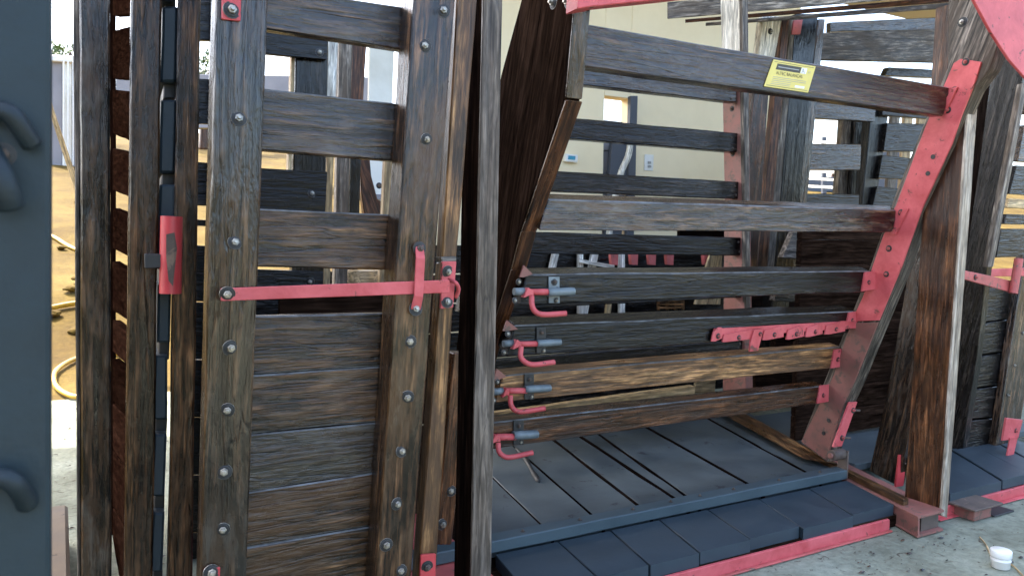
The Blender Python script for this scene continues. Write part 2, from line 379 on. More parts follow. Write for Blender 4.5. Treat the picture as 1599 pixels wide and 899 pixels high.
# slats run away from the camera behind the stile; bright slits show between them
GP = [((-60, -40), (-60, -50)), ((25, 48), (23, 40)), ((123, 140), (125, 143)), ((209, 232), (222, 240)), ((297, 325), (310, 338)), ((388, 408), (404, 428)), ((485, 500), (505, 528)), ((549, 560), (578, 590)), ((625, 630), (660, 664)), ((700, 703), (745, 748)), ((790, 793), (840, 843)), ((880, 883), (940, 943))]
for (a0, b0) in zip(GP[:-1], GP[1:]):
    TLp, TRp, BRp, BLp = onY(176, a0[0][1], 3.6), onY(207, a0[1][1], 2.45), onY(207, b0[1][0], 2.45), onY(176, b0[0][0], 3.6)
    quad('slat', 'wood_mahogany', g1, [TLp, TRp, BRp, BLp], (.03, .01, 0), seg=6, cham=.003)
yq('stile', 'wood_mahogany', g1, [(169, -25), (181, -25), (181, 930), (170, 930)], 3.62, .05, cham=.003)
# ------------------------------------------------------------------ second leaf edge-on: stile, plank ends, stile
g2 = thing('plank_gate', (-.02, 2.1, 0), 'plank gate leaf seen edge-on, black plank ends between brown stiles and a red pipe', 'gate')
yq('stile', 'wood_umber', g2, [(205, -25), (253, -25), (238, 930), (193, 930)], 2.10, .06)
yq('stile', 'wood_umber', g2, [(279, -25), (314, -25), (300, 930), (262, 930)], 2.10, .06)
for (xa, xb, ya, yb) in [(256, 278, -40, 0), (254, 278, 10, 128), (252, 276, 156, 270), (250, 275, 288, 420), (247, 268, 445, 535), (242, 264, 555, 655), (240, 260, 678, 775), (238, 257, 800, 893), (236, 255, 915, 990)]:
    yq('plank', 'slate_paint', g2, [(xa, ya), (xb, ya), (xb-3, yb), (xa-3, yb)], 2.125+random.uniform(0, .012), 1.1, cham=.006, jit=.003)
    yq('plank', 'black_iron', g2, [(xa+1, yb-2), (xb-3, yb-2), (xb-4, yb+26), (xa, yb+26)], 2.17, .9, cham=.003)
# red pipe keeper on the leaf
pc = onY(267, 400, 2.055)
pt, pb = onY(268, 338, 2.06), onY(266, 458, 2.06)
pipe = tube('pipe_keeper', 'red_bright', g2, [pt, pt.lerp(pb, .5), pb], .0262, n=24, cap=False, sub=4)
tube('pipe_bore', 'black_iron', pipe, [pt-Vector((0, 0, .001)), pb+Vector((0, 0, .001))], .0225, n=20, cap=True)
prism('scraped_patch', 'rust', pipe, [Vector((pc.x-.011, 2.0335, pc.z+.055)), Vector((pc.x+.008, 2.033, pc.z+.06)), Vector((pc.x+.013, 2.0345, pc.z+.02)), Vector((pc.x+.002, 2.0325, pc.z-.075)), Vector((pc.x-.008, 2.0325, pc.z-.06)), Vector((pc.x-.012, 2.0340, pc.z))], (0, .004, 0), bev=.0)
box('pipe_lug', 'black_iron', g2, (pc.x-.06, 2.05, pc.z-.03), (pc.x-.02, 2.098, pc.z+.005), cham=.002)

# ------------------------------------------------------------------ main plank gate
YG, YB = 1.88, 1.985
gt = thing('plank_gate', (.45, YG, .05), 'wide dark plank gate with long red latch bar and rows of bolts, left of centre', 'gate')
ST = [yq('stile', 'wood_dark', gt, [(337, -15), (419, -15), (384, 915), (312, 915)], YG, .1, seg=16, cham=.004, eL=.25, eR=.38),
      yq('stile', 'wood_umber', gt, [(647, -15), (712, -15), (641, 915), (587, 915)], YG, .1, seg=16, cham=.004, eL=.25, eR=.38)]
GB = [(418, -22, 636, 12, 632, 79, 415, 45), (414, 139, 634, 163, 628, 253, 410, 235), (408, 326, 614, 335, 610, 421, 404, 417),
      (402, 493, 602, 489, 599, 571, 399, 584), (398, 585, 597, 572, 593, 658, 395, 677), (394, 678, 592, 659, 587, 737, 390, 767),
      (390, 768, 586, 738, 581, 820, 387, 853), (386, 854, 580, 821, 576, 900, 384, 938), (384, 941, 575, 903, 570, 980, 380, 1020)]
for i, q in enumerate(GB):
    px = [(q[0], q[1]), (q[2], q[3]), (q[4], q[5]), (q[6], q[7])]
    yq('board', ['wood_dark', 'wood_dark', 'wood_umber', 'wood_umber', 'wood_umber', 'wood_dark', 'wood_umber', 'wood_umber', 'wood_umber'][i], gt, px, YB, .035, eL=.09, eR=.10, seg=12, cham=.004, jit=.002); wear_highlight(LAST[0], (1, 0) if i > 2 else (1,))
bolts_y([(373, 185), (367, 378), (360, 543), (355, 640), (350, 736), (348, 826)], YG, gt)
bolts_y([(692, 17), (663, 72), (666, 218), (640, 533), (636, 620), (627, 704), (620, 786), (603, 850), (626, 890)], YG, gt)
cap = yq('hinge_strap', 'red_bright', gt, [(346, -60), (378, -60), (376, 33), (346, 30)], YG-.008, .007, cham=.002, jit=.0004); bolts_y([(362, 16)], YG-.008, cap, s=1.1)
cap = yq('hinge_strap', 'red_bright', gt, [(319, 888), (344, 885), (340, 990), (316, 990)], YG-.008, .007, cham=.002, jit=.0004); bolts_y([(330, 893)], YG-.008, cap)
bar = yq('latch_bar', 'red_paint', gt, [(345, 450), (702, 437), (702, 457), (345, 470)], YG-.014, .008, cham=.0015, jit=.0004)
bolts_y([(355, 459)], YG-.014, bar)
zf = lambda x, y, d: onY(x, y, YG-d)
keeper = quad('bar_keeper', 'red_paint', gt, [zf(650, 402, .026), zf(664, 404, .026), zf(661, 464, .026), zf(647, 462, .026)], (0, .006, 0), cham=.0012, jit=.0003)
for (a, b, c, d, d0, d1) in [((649, 380), (661, 381), (664, 404), (650, 402), .008, .026), ((647, 462), (661, 464), (656, 488), (641, 487), .026, .008)]:
    quad('keeper_foot', 'red_paint', keeper, [zf(*a, d0), zf(*b, d0), zf(*c, d1), zf(*d, d1)], (0, .006, 0), cham=.0012, jit=.0003)
bolts_y([(655, 388)], YG-.008, keeper, BOLT_R); bolts_y([(649, 482)], YG-.008, keeper)
# slim brown post right of the gate with the strike plate
YH = 1.97
hp = thing('slim_post', (.78, YH, 0), 'slim reddish brown post with red strike plate between the plank gate and the upright post', 'post')
yq('post', 'wood_amber', hp, [(715, -20), (747, -20), (713, 408), (690, 408)], YH, .05, cham=.004, eL=.2)
yq('post', 'wood_amber', hp, [(690, 410), (712, 410), (683, 862), (655, 866)], YH+.004, .05, cham=.004, eR=.2)
yq('end_cap', 'wood_grey', hp, [(689, 401), (713, 400), (713, 409), (690, 410)], YH-.006, .05, cham=.003)
sp = yq('strike_plate', 'red_paint', hp, [(690, 408), (713, 408), (708, 480), (688, 482)], YH-.02, .012, cham=.002, jit=.0004)
bolts_y([(699, 424), (698, 471)], YH-.02, sp)
tube('strike_pin', 'red_paint', sp, [onY(702, 437, YH-.02), onY(712, 442, YH-.05), onY(716, 452, YH-.03), onY(712, 464, YH-.01)], .006)
sp = yq('foot_strap', 'red_bright', hp, [(657, 866), (681, 864), (679, 960), (654, 960)], YH-.012, .008, cham=.002, jit=.0004); bolts_y([(667, 884)], YH-.012, sp, BOLT_R)

# ------------------------------------------------------------------ the cattle chute
XA, XB = 1.32, 3.33
ch = thing('cattle_chute', (2.3, 2.6, 0), 'large wooden cattle squeeze chute with leaning rails, pink steel fittings and slate deck', 'cattle chute')
def jp(x, y): return onX(x, y, XA-.04)
def kq(x, y): return onX(x, y, XB)
# floor: planks run across the chute
ZF = .112
FJ = [((700, 760), (745, 826)), ((765, 741), (844, 817)), ((842, 732), (920, 800)), ((867, 688), (991, 784)), ((909, 682), (1046, 772)), ((937, 679), (1069, 772)), ((1017, 670), (1155, 747)), ((1117, 659), (1243, 728)), ((1190, 655), (1312, 724))]
def lineat(a, b, Y, Z=ZF):
    A, B = onZ(*a, Z), onZ(*b, Z); t = (Y-A.y)/(B.y-A.y); p = A.lerp(B, t); p.z = Z; return p
YF0, YF1 = 2.515, 4.2
box('floor_bed', 'wood_tar', ch, (.9, 2.12, .004), (3.34, 4.25, .058), seg=6, cham=.003)
for i in range(len(FJ)-1):
    g = .005 if i not in (3, 5) else .012
    a, b = FJ[i], FJ[i+1]; dz = random.uniform(-.006, .004); gv = Vector((g, 0, dz))
    P = [lineat(*a, YF0)+gv, lineat(*b, YF0)-Vector((g, 0, -dz)), lineat(*b, YF1)-Vector((g, 0, -dz)), lineat(*a, YF1)+gv]
    P[3].z += random.uniform(-.004, .004); P[2].z += random.uniform(-.004, .004)
    beam('floor_plank', 'slate_floor', ch, [P[0], P[1], P[1]-Vector((0, 0, .04)), P[0]-Vector((0, 0, .04))], [P[3], P[2], P[2]-Vector((0, 0, .04)), P[3]-Vector((0, 0, .04))], seg=14, cham=.0025, jit=.002)
# ragged worn ridge left on the floor below the lowest latch
for a, b in FJ[1:-1]:
    P0, P1 = lineat(a, b, YF0, ZF-.003), lineat(a, b, YF1, ZF-.003); w_ = Vector((.009, 0, 0)); h = Vector((0, 0, .03))
    beam('floor_joint', 'wood_near_black', ch, [P0-w_, P0+w_, P0+w_-h, P0-w_-h], [P1-w_, P1+w_, P1+w_-h, P1-w_-h], seg=6, cham=.001)
rd = [onZ(x, y, ZF+.004) for x, y in ((806, 700), (818, 712), (826, 726), (834, 740), (842, 752))]
tube('worn_ridge', 'black_iron', ch, rd, [.008, .014, .011, .015, .006], n=7)
# kerb batten
ktop = [onZ(763, 834, .160), onZ(1312, 725, .160), onZ(1319.5, 732, .160), onZ(763, 849, .160)]
yk = (ktop[2].y+ktop[3].y)/2; ykb = (ktop[0].y+ktop[1].y)/2
xk0, xk1 = ktop[3].x-.35, ktop[2].x
kb = beam('kerb_batten', 'slate_face', ch, [(xk0, yk, .112), (xk0, yk, .160), (xk0, ykb, .160), (xk0, ykb, .112)], [(xk1, yk, .112), (xk1, yk, .160), (xk1, ykb, .160), (xk1, ykb, .112)], seg=16, cham=.004)
for x, y in ((819, 831), (905, 811), (989, 795), (1043, 781), (1086, 771), (1139, 761), (1210, 747), (1275, 735)):
    p = onZ(x, y, .160); put('bolt', BOLT_R, None, kb, Matrix.Translation((p.x, (yk+ykb)/2, .160)) @ Matrix.Scale(.6, 4))
# front deck blocks
ZD = .108
DJ = [((760, 850), (800, 899)), ((872, 845), (932, 899)), ((952, 826), (1014, 881)), ((1027, 809), (1090, 860)), ((1102, 793), (1172, 841)), ((1180, 775), (1251, 822)), ((1271, 766), (1325, 799)), ((1319, 747), (1391, 784))]
YD = [2.12, 2.122, 2.118, 2.124, 2.135, 2.115, 2.125]
for i in range(len(DJ)-1):
    a, b = DJ[i], DJ[i+1]; g = Vector((.0035, 0, 0)); z = ZD+random.uniform(-.003, .003)
    y0 = YD[i]; y1 = yk-.002
    pa0, pb0, pa1, pb1 = lineat(*a, y0, ZD)+g, lineat(*b, y0, ZD)-g, lineat(*a, y1, ZD)+g, lineat(*b, y1, ZD)-g
    for p in (pa0, pb0, pa1, pb1): p.z = z
    h = Vector((0, 0, .052))
    beam('deck_block', 'slate_paint', ch, [pa0, pb0, pb0-h, pa0-h], [pa1, pb1, pb1-h, pa1-h], seg=6, cham=.002, jit=.001)
# base frame: long pink channel under the deck, cross channels at the ends
bf = box('base_channel', 'red_paint', ch, (.5, 2.10, .006), (3.08, 2.115, .057), seg=14, cham=.002, jit=.0005)
box('base_flange', 'red_worn', ch, (.5, 2.082, .003), (3.08, 2.0985, .010), seg=14, cham=.002, jit=.0005)
bz = onZ(1391, 784, .105)
def zb(name, mat, quadpx, z0, z1, **kw):
    A, B, C2, D = [onZ(x, y, z1) for x, y in quadpx]; h = Vector((0, 0, z0-z1))
    return beam(name, mat, ch, [A, B, B+h, A+h], [D, C2, C2+h, D+h], **kw)
e0, e1 = lineat(*DJ[-1], 1.985, ZD), lineat(*DJ[-1], 2.75, ZD)
def skew(name, mat, xa, xb, z0, z1, y0=0., **kw):
    p0 = e0.lerp(e1, y0)
    A = [Vector((p0.x+xa, p0.y, z0)), Vector((p0.x+xa, p0.y, z1)), Vector((p0.x+xb, p0.y, z1)), Vector((p0.x+xb, p0.y, z0))]
    B = [Vector((e1.x+xa, e1.y, z0)), Vector((e1.x+xa, e1.y, z1)), Vector((e1.x+xb, e1.y, z1)), Vector((e1.x+xb, e1.y, z0))]
    return beam(name, mat, ch, A, B, seg=8, **kw)
skew('cross_channel', 'red_rust', .008, .20, .092, .102, cham=.002)
skew('cross_channel', 'red_rust', .008, .20, .006, .016, cham=.002)
skew('channel_web', 'red_rust', .012, .022, .0165, .0915, cham=.001)
skew('channel_web', 'rust', .06, .19, .0165, .0915, .03, cham=.001)
skew('cross_timber', 'wood_amber', .035, .075, .1025, .135, .15, cham=.003)
box('cross_channel', 'red_worn', ch, (.74, 1.97, .055), (1.16, 3.7, .107), seg=10, cham=.004)
box('cross_channel', 'red_paint', ch, (.78, 1.955, .006), (1.14, 1.97, .107), seg=3, cham=.002)
beam('floor_edge', 'wood_amber', ch, [onZ(1100, 630, .12)+Vector((0, 0, 0)), onZ(1100, 630, .14), onZ(1135, 630, .14), onZ(1135, 630, .12)],
     [onZ(1255, 716, .12), onZ(1255, 716, .145), onZ(1310, 724, .145), onZ(1310, 724, .12)], seg=8, cham=.004, jit=.004)
# upright outer posts (I left, L right)
YI = 2.0
fr4 = [onY(755, -20, YI), onY(785, -20, YI), onY(766, 930, YI), onY(735, 930, YI)]
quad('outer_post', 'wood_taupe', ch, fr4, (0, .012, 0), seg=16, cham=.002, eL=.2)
quad('outer_post', 'wood_near_black', ch, [p+Vector((0.001, .0125, 0)) for p in fr4], (0, .12, 0), seg=16, cham=.002, eL=.2)  # near-black body: shade of the side face put into its colour
fr5 = [onY(1515, 120, YI), onY(1530, 120, YI), onY(1479, 808, YI), onY(1470, 804, YI)]
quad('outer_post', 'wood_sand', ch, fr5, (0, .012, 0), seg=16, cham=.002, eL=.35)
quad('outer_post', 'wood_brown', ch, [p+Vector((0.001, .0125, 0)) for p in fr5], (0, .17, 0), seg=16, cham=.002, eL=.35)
# shaped leaning post J (left) : outline in the plane across the chute
jf = [(900, -40), (898, 0), (892, 40), (882, 116), (881, 154), (846, 260), (812, 360), (796, 420), (764, 520), (742, 590), (715, 680)]
jb = [(782, 118), (814, 0), (825, -40)]
low = [Vector((XA-.04, 2.86, .12)), Vector((XA-.04, 3.12, .12)), Vector((XA-.04, 2.86, 1.1))]
prism('leaning_post', 'wood_tar', ch, [jp(*p) for p in jf]+low+[jp(*p) for p in jb], (.062, 0, 0), bev=.004, long=(0, -.3, 1))
bolts_x([(864, 4), (887, 3)], XA-.04, ch, s=1.2)
# brown facing strip along the front edge of J
a, b = jp(897, -30), jp(881, 153); d = Vector((.0005, -.003, 0)); t = Vector((.062, 0, 0)); sv = Vector((0, -.008, 0))
beam('edge_strip', 'wood_dark', ch, [a+d, a+d+sv, a+d+sv+t, a+d+t], [b+d, b+d+sv, b+d+sv+t, b+d+t], seg=6, cham=.003)
strip = [jp(881, 156), jp(812, 360), jp(796, 420), jp(764, 520), jp(742, 590), jp(715, 680)]
for a, b in zip(strip[:-1], strip[1:]):
    d = Vector((.0005, -.004, 0)); t = Vector((.062, 0, 0)); s = Vector((0, -.012, -.003))
    beam('edge_strip', 'wood_brown', ch, [a+d, a+d+s, a+d+s+t, a+d+t], [b+d, b+d+s, b+d+s+t, b+d+t], seg=6, cham=.003)
# shaped leaning post K (right) and its red plate
kf = [(1575, -30), (1562, 60), (1545, 108), (1521, 140), (1501, 185), (1486, 228), (1439, 330), (1408, 418), (1335, 596), (1318, 634), (1292, 722)]
kbk = [(1250, 690), (1301, 560), (1350, 440), (1399, 300), (1444, 190), (1480, 105), (1481, -30)]
prism('leaning_post', 'wood_grey', ch, [kq(*p) for p in kf+kbk], (.085, 0, 0), bev=.004, long=(0, -.4, 1))
pf = [(1500, 92), (1532, 97), (1521, 131), (1501, 180), (1486, 224), (1439, 326), (1408, 414), (1372, 500)]
pk = [(1329, 502), (1347, 464), (1364, 411), (1380, 365), (1383, 362), (1396, 326), (1399, 321), (1420, 264), (1444, 200), (1456, 172), (1472, 138), (1489, 99)]
kx = XB-.012
plate = prism('red_plate', 'red_paint', ch, [onX(x, y, kx) for x, y in pf+pk], (.011, 0, 0), bev=.0015, long=(0, -.4, 1))
prism('lower_plate', 'red_rust', ch, [onX(x, y, kx+.002) for x, y in [(1371, 503), (1335, 593), (1317, 631), (1290, 718), (1251, 689), (1301, 587), (1329, 504)]], (.009, 0, 0), bev=.0015, long=(0, -.4, 1))
for x, y in ((1457, 245), (1449, 271), (1294, 656), (1286, 676)):
    p = onX(x, y, kx-.0012); lathe('bolt_hole', 'black_iron', plate, [(.011, 0), (.011, .002)], Matrix.Translation(p) @ Matrix.Rotation(-math.pi/2, 4, 'Y'), 14)
bolts_x([(1508, 97), (1407, 332), (1397, 360), (1388, 388), (1384, 428), (1490, 141), (1480, 172)], kx, plate, BOLT_P, .9)
for (a, b) in (((1490, 137), (1470, 178)), ((1414, 326), (1394, 366))):
    A, B = onX(*a, kx-.012), onX(*b, kx-.012)
    yv = Vector((0, .028, 0)); beam('rail_clip', 'red_paint', plate, [A-yv*.5, A+yv*.5, A+yv*.5+Vector((.01, 0, 0)), A-yv*.5+Vector((.01, 0, 0))], [B-yv*.5, B+yv*.5, B+yv*.5+Vector((.01, 0, 0)), B-yv*.5+Vector((.01, 0, 0))], cham=.0015, jit=.0003)
bolts_x([(1503, 35)], XB, ch, s=1.2)
# near-side rails: TL TR BR BL front face, plane Y
RAILS = [
    ('wood_dark', [(917, 38), (1486, 137), (1473, 181), (907, 104)], 2.065, .055, 0.),
    ('wood_dark', [(856, 311), (1404, 328), (1392, 363), (842, 360)], 2.30, .065, .026),
    ('wood_black', [(822, 428), (1360, 423), (1352, 456), (812, 476)], 2.402, .075, .022),
    ('wood_black', [(804, 508), (1334, 486), (1325, 520), (792, 556)], 2.505, .085, .028),
    ('wood_amber', [(786, 586), (1312, 541), (1304, 574), (774, 629)], 2.59, .07, .016),
    ('wood_brown', [(770, 659), (1288, 602), (1279, 630), (764, 702)], 2.652, .07, .015)]
RO = []
for mt, px, Y, t, dz in RAILS:                        # the rails are set square to the leaning side, so their tops tip forward
    RO.append(quad('rail', mt, ch, [onY(x, y, Y) for x, y in px], (0, t, dz), seg=16, cham=.0045, jit=.0018))
for o in RO: wear_highlight(o)
# hinge brackets at the right ends of the drop rails
for k, q in ((2, [(1351, 425), (1382, 422), (1376, 450), (1346, 455)]), (3, [(1326, 488), (1356, 483), (1350, 506), (1321, 512)]), (4, [(1303, 546), (1333, 542), (1328, 570), (1298, 575)]), (5, [(1281, 602), (1310, 598), (1305, 625), (1276, 630)])):
    Y = RAILS[k][2]-.009
    hb = yq('hinge_bracket', 'red_paint', RO[k], q, Y, .008, cham=.0012, jit=.0004)
    cx = sum(p[0] for p in q)/4; cy = sum(p[1] for p in q)/4
    bolts_y([(cx-7, cy+3), (cx+6, cy+1)], Y, RO[k], BOLT_P, .75)
    for x, y in ((q[1][0]+3, q[1][1]+5), (q[2][0]+2, q[2][1]-2)):
        p = onY(x-7, y, Y-.004); tube('hinge_pin', 'rust', RO[k], [p, p+Vector((.045, 0, 0))], .0075, n=12, sub=1)
# left ends: rusty red cheek plates
for k, q in ((2, [(818, 414), (832, 428), (818, 433), (812, 433)]), (3, [(792, 500), (809, 514), (790, 517), (786, 517)]), (4, [(776, 575), (792, 588), (778, 593), (770, 594)])):
    yq('cheek_plate', 'red_rust', RO[k], q, RAILS[k][2]-.012, .01, cham=.001, jit=.0003)
# gravity latches
LT = [(2, (818, 449, 834, 465), 853, 456, (857, 432, 874, 451), (855, 449, 898, 462), [(830, 462), (831, 478), (838, 488), (852, 491), (884, 489)]),
      (3, (801, 530, 815, 546), 836, 537, (838, 511, 853, 529), (838, 529, 877, 541), [(814, 541), (813, 556), (820, 565), (834, 569), (866, 565)]),
      (4, (785, 605, 796, 621), 818, 610, (819, 584, 834, 601), (819, 600, 861, 613), [(797, 617), (798, 632), (806, 641), (820, 642), (851, 637)]),
      (5, (768, 678, 782, 693), 801, 682, (802, 656, 818, 672), (801, 671, 841, 686), [(778, 691), (779, 704), (787, 712), (800, 713), (832, 706)])]
for k, hd, sx1, sy, tab, tb, arm in LT:
    Y = RAILS[k][2]; r = RO[k]; D = .022
    t = yq('latch_tab', 'blue_steel' if k == 2 else 'black_iron', r, [(tab[0], tab[1]), (tab[2], tab[1]), (tab[2], tab[3]+22), (tab[0], tab[3]+22)], Y-.007, .006, cham=.001, jit=.0003)
    bolts_y([((tab[0]+tab[2])/2, tab[1]+8)], Y-.007, r, BOLT_R, .8); bolts_y([((tab[0]+tab[2])/2+3, tab[3]+18)], Y-.007, r, BOLT, .7)
    yc = (tb[1]+tb[3])/2; rad = (tb[3]-tb[1])/2/FPX*3.0*.92
    a, b = onY(tb[0], yc+1, Y-D), onY(tb[2]-3, yc-1, Y-D)
    tube('latch_barrel', 'blue_steel', r, [a, a.lerp(b, .8), b, b+(b-a).normalized()*.006], [rad, rad, rad, rad*.95, rad*.9, rad*.6, rad*.3], n=14, sub=3)
    hy = (hd[1]+hd[3])/2
    tube('latch_bolt', 'red_paint', r, [onY(hd[2]-6, sy, Y-D), onY(sx1+4, sy-.5, Y-D)], rad*.78, n=12, sub=1)
    prism('latch_cam', 'red_paint', r, [onY(x, y, Y-D-.014) for x, y in ((hd[0]+7, hd[1]), (hd[2]-1, hy-4), (hd[2], hy+5), (hd[2]-5, hd[3]-4), (hd[0], hd[3]), (hd[0]+3, hy))], (0, .028, 0), bev=.002)
    tube('latch_handle', 'red_paint', r, [onY(x, y, Y-D-.012-.012*i) for i, (x, y) in enumerate(arm)], .0105, n=12)
    # keeper bolted to the post side
    p = onY(hd[0]-8, hy-2, Y-D+.01)
    tube('latch_keeper', 'blue_steel', r, [p-Vector((.02, 0, 0)), p+Vector((.022, 0, 0))], rad*.9, n=12, sub=1)
    bolts_y([(hd[0]-8, hd[1]-9), (hd[0]-14, hd[3]+4)], Y-D-.004, r, BOLT, .65)
# toothed rack on rail four
Y = RAILS[3][2]-.011
rk = yq('rack_bar', 'red_paint', RO[3], [(1116, 513), (1345, 500), (1342, 512), (1112, 527)], Y, .008, cham=.001, jit=.0004)
TE = [(1111, 516, 1128, 533), (1128, 520, 1176, 534), (1191, 514, 1224, 531), (1228, 513, 1256, 530), (1258, 510, 1285, 526), (1288, 506, 1320, 522)]
for xa, ya, xb, yb in TE:
    prism('rack_tooth', 'red_paint', rk, [onY(x, y, Y-.008) for x, y in ((xa+3, ya+2), (xb-6, ya-5), (xb, ya-5), (xb, yb-5), (xa+6, yb), (xa, yb))], (0, .008, 0), bev=.001)
    bolts_y([((xa+xb)/2+2, (ya+yb)/2)], Y-.009, rk, BOLT_P, .7)
prism('rack_pawl', 'red_paint', rk, [onY(x, y, Y-.018) for x, y in ((1178, 515), (1192, 513), (1190, 525), (1184, 547), (1171, 549), (1172, 535))], (0, .010, 0), bev=.001)
bolts_y([(1187, 522)], Y-.018, rk, BOLT_P, .7)
# maker's plate on the top rail
YP = RAILS[0][2]-.003
def pl(u, v, d=0.):                                   # plate coordinates 0..1
    c = [onY(1208, 93, YP-d), onY(1274, 104, YP-d), onY(1262, 145, YP-d), onY(1193, 135, YP-d)]
    return c[0].lerp(c[1], u).lerp(c[3].lerp(c[2], u), v)
plq = prism('maker_plate', 'plaque_yellow', ch, [pl(0, 0), pl(1, 0), pl(1, 1), pl(0, 1)], (0, .0025, 0), bev=.0006)
plq['label'] = 'yellow maker plate with dark lettering on the top rail'
def pbar(u0, v0, u1, v1, mat, d=.0006, nm='printed_bar'):
    return prism(nm, mat, plq, [pl(u0, v0, d), pl(u1, v0, d), pl(u1, v1, d), pl(u0, v1, d)], (0, .0004, 0), bev=0)
pbar(.04, .06, .97, .075, 'print_dark'); pbar(.04, .93, .97, .945, 'print_dark')
pbar(.12, .12, .68, .34, 'print_dark'); pbar(.16, .215, .64, .25, 'print_grey', .0011)
pbar(.69, .13, .82, .34, 'plastic_white')
for v in (.60, .665, .73, .80, .86): pbar(.12, v, .88 if v < .72 else .55, v+.016, 'print_grey')
pbar(.66, .80, .88, .88, 'plastic_white')
def text(s, u, v, size, mat, d=.0008):
    cu = bpy.data.curves.new('lettering', 'FONT'); cu.body = s; cu.size = 1; cu.align_x = 'CENTER'; cu.extrude = .002
    to = bpy.data.objects.new('tmp', cu); COL.objects.link(to); dg = bpy.context.evaluated_depsgraph_get()
    me = bpy.data.meshes.new_from_object(to.evaluated_get(dg)); bpy.data.objects.remove(to)
    ex = (pl(1, v)-pl(0, v)).normalized(); ez = Vector((0, 0, 1)); ez = (ez-ex*ez.dot(ex)).normalized(); ey = ez.cross(ex)
    mm = Matrix((ex*size, ez*size, -ey.normalized()*size)).transposed().to_4x4(); mm.translation = pl(u, v, d)
    me.materials.clear(); return put('lettering', me, mat, plq, mm)
text('ALTEC BALANÇAS', .47, .51, .0175, 'print_dark'); text('A', .755, .325, .027, 'print_grey', .0014); text('AT', .90, .30, .012, 'print_grey')
# far-side rails and their red post
FR = [('wood_dark', [(908, 104), (1150, 134), (1150, 160), (905, 132)], 3.36, .06), ('wood_black', [(890, 184), (1152, 208), (1152, 238), (884, 216)], 3.36, .06),
      ('wood_black', [(868, 267), (1157, 284), (1157, 311), (862, 299)], 3.34, .06), ('wood_black', [(830, 362), (1163, 371), (1163, 399), (825, 396)], 3.31, .06),
      ('wood_black', [(820, 455), (1165, 440), (1165, 464), (815, 482)], 3.29, .06), ('wood_black', [(800, 560), (1165, 530), (1165, 556), (795, 590)], 3.27, .06), ('wood_tan', [(770, 645), (1085, 602), (1085, 622), (770, 668)], 3.45, .05)]
for mt, px, Y, t in FR[:-1]: 
    o = yq('far_rail', mt, ch, px, Y, t, seg=12, cham=.004, eL=.35)
    bolts_y([(px[1][0]-10, px[1][1]+7), (px[2][0]-8, px[2][1]-6)], Y, o, BOLT_R, .6)
yq('sill_board', 'wood_tan', ch, FR[-1][1], 3.45, .05, seg=12, cham=.004, eL=.35)
fk = XB-.01
prism('far_post', 'red_rust', ch, [onX(x, y, fk) for x, y in ((1157, 90), (1160, 300), (1165, 640), (1128, 640), (1131, 300), (1127, 90))], (.06, 0, 0), bev=.003, long=(0, 0, 1))
prism('far_post_top', 'wood_pale', ch, [onX(x, y, fk) for x, y in ((1156, -25), (1157, 89), (1127, 89), (1124, -25))], (.06, 0, 0), bev=.003, long=(0, 0, 1))
yq('far_post_edge', 'wood_grey', ch, [(1159, -25), (1168, -25), (1174, 640), (1167, 640)], 3.25, .03, cham=.003)
bolts_x([(1144, 240), (1143, 170)], fk, ch, BOLT_R)
tie = yq('tie_bar', 'red_paint', ch, [(906, -14), (1300, -45), (1300, -30), (906, 13)], 1.96, .05, cham=.003, eL=.0)
yq('tie_bar_end', 'red_paint', ch, [(904, -20), (934, -22), (934, 9), (902, 14)], 1.95, .07, cham=.003)
prism('overhead_plate', 'red_paint', ch, [onY(x, y, 1.72) for x, y in ((1517, -40), (1521, 0), (1549, 52), (1577, 94), (1640, 165), (1680, -40))], (0, .012, 0), bev=.002)
# pivots at the foot of K
q = yq('pivot_strap', 'red_paint', ch, [(1327, 628), (1339, 627), (1315, 696), (1301, 698)], 2.515, .012, cham=.0015, jit=.0005); bolts_y([(1332, 640), (1315, 683)], 2.515, q, BOLT_P, .9)
for x, y in ((1333, 640), (1318, 683)): p = onY(x, y, 2.51); tube('strap_pin', 'rust', q, [p, p+Vector((.035, -.01, -.004))], .006, n=10, sub=1)
a = onY(1298, 711, 2.50); tube('pivot_sleeve', 'rust', ch, [a, a+Vector((.085, 0, 0))], .027, n=18, sub=1); tube('pivot_pin', 'red_rust', ch, [a-Vector((.012, 0, 0)), a+Vector((.10, 0, 0))], .013, n=14, sub=1)
box('pivot_lug', 'rust', ch, (a.x+.086, a.y-.03, .11), (a.x+.097, a.y+.03, a.z+.02), cham=.002)

yq('inner_post', 'wood_brown', ch, [(700, 640), (730, 640), (705, 850), (680, 850)], 2.35, .08, cham=.004, eL=.2)
bolts_y([(704, 766), (691, 818)], 2.35, ch, s=1.1)
for i in range(5): box('side_board', 'wood_tar', ch, (.55, 3.0, .10+.2*i), (1.27, 3.04, .10+.2*i+.19), seg=6)
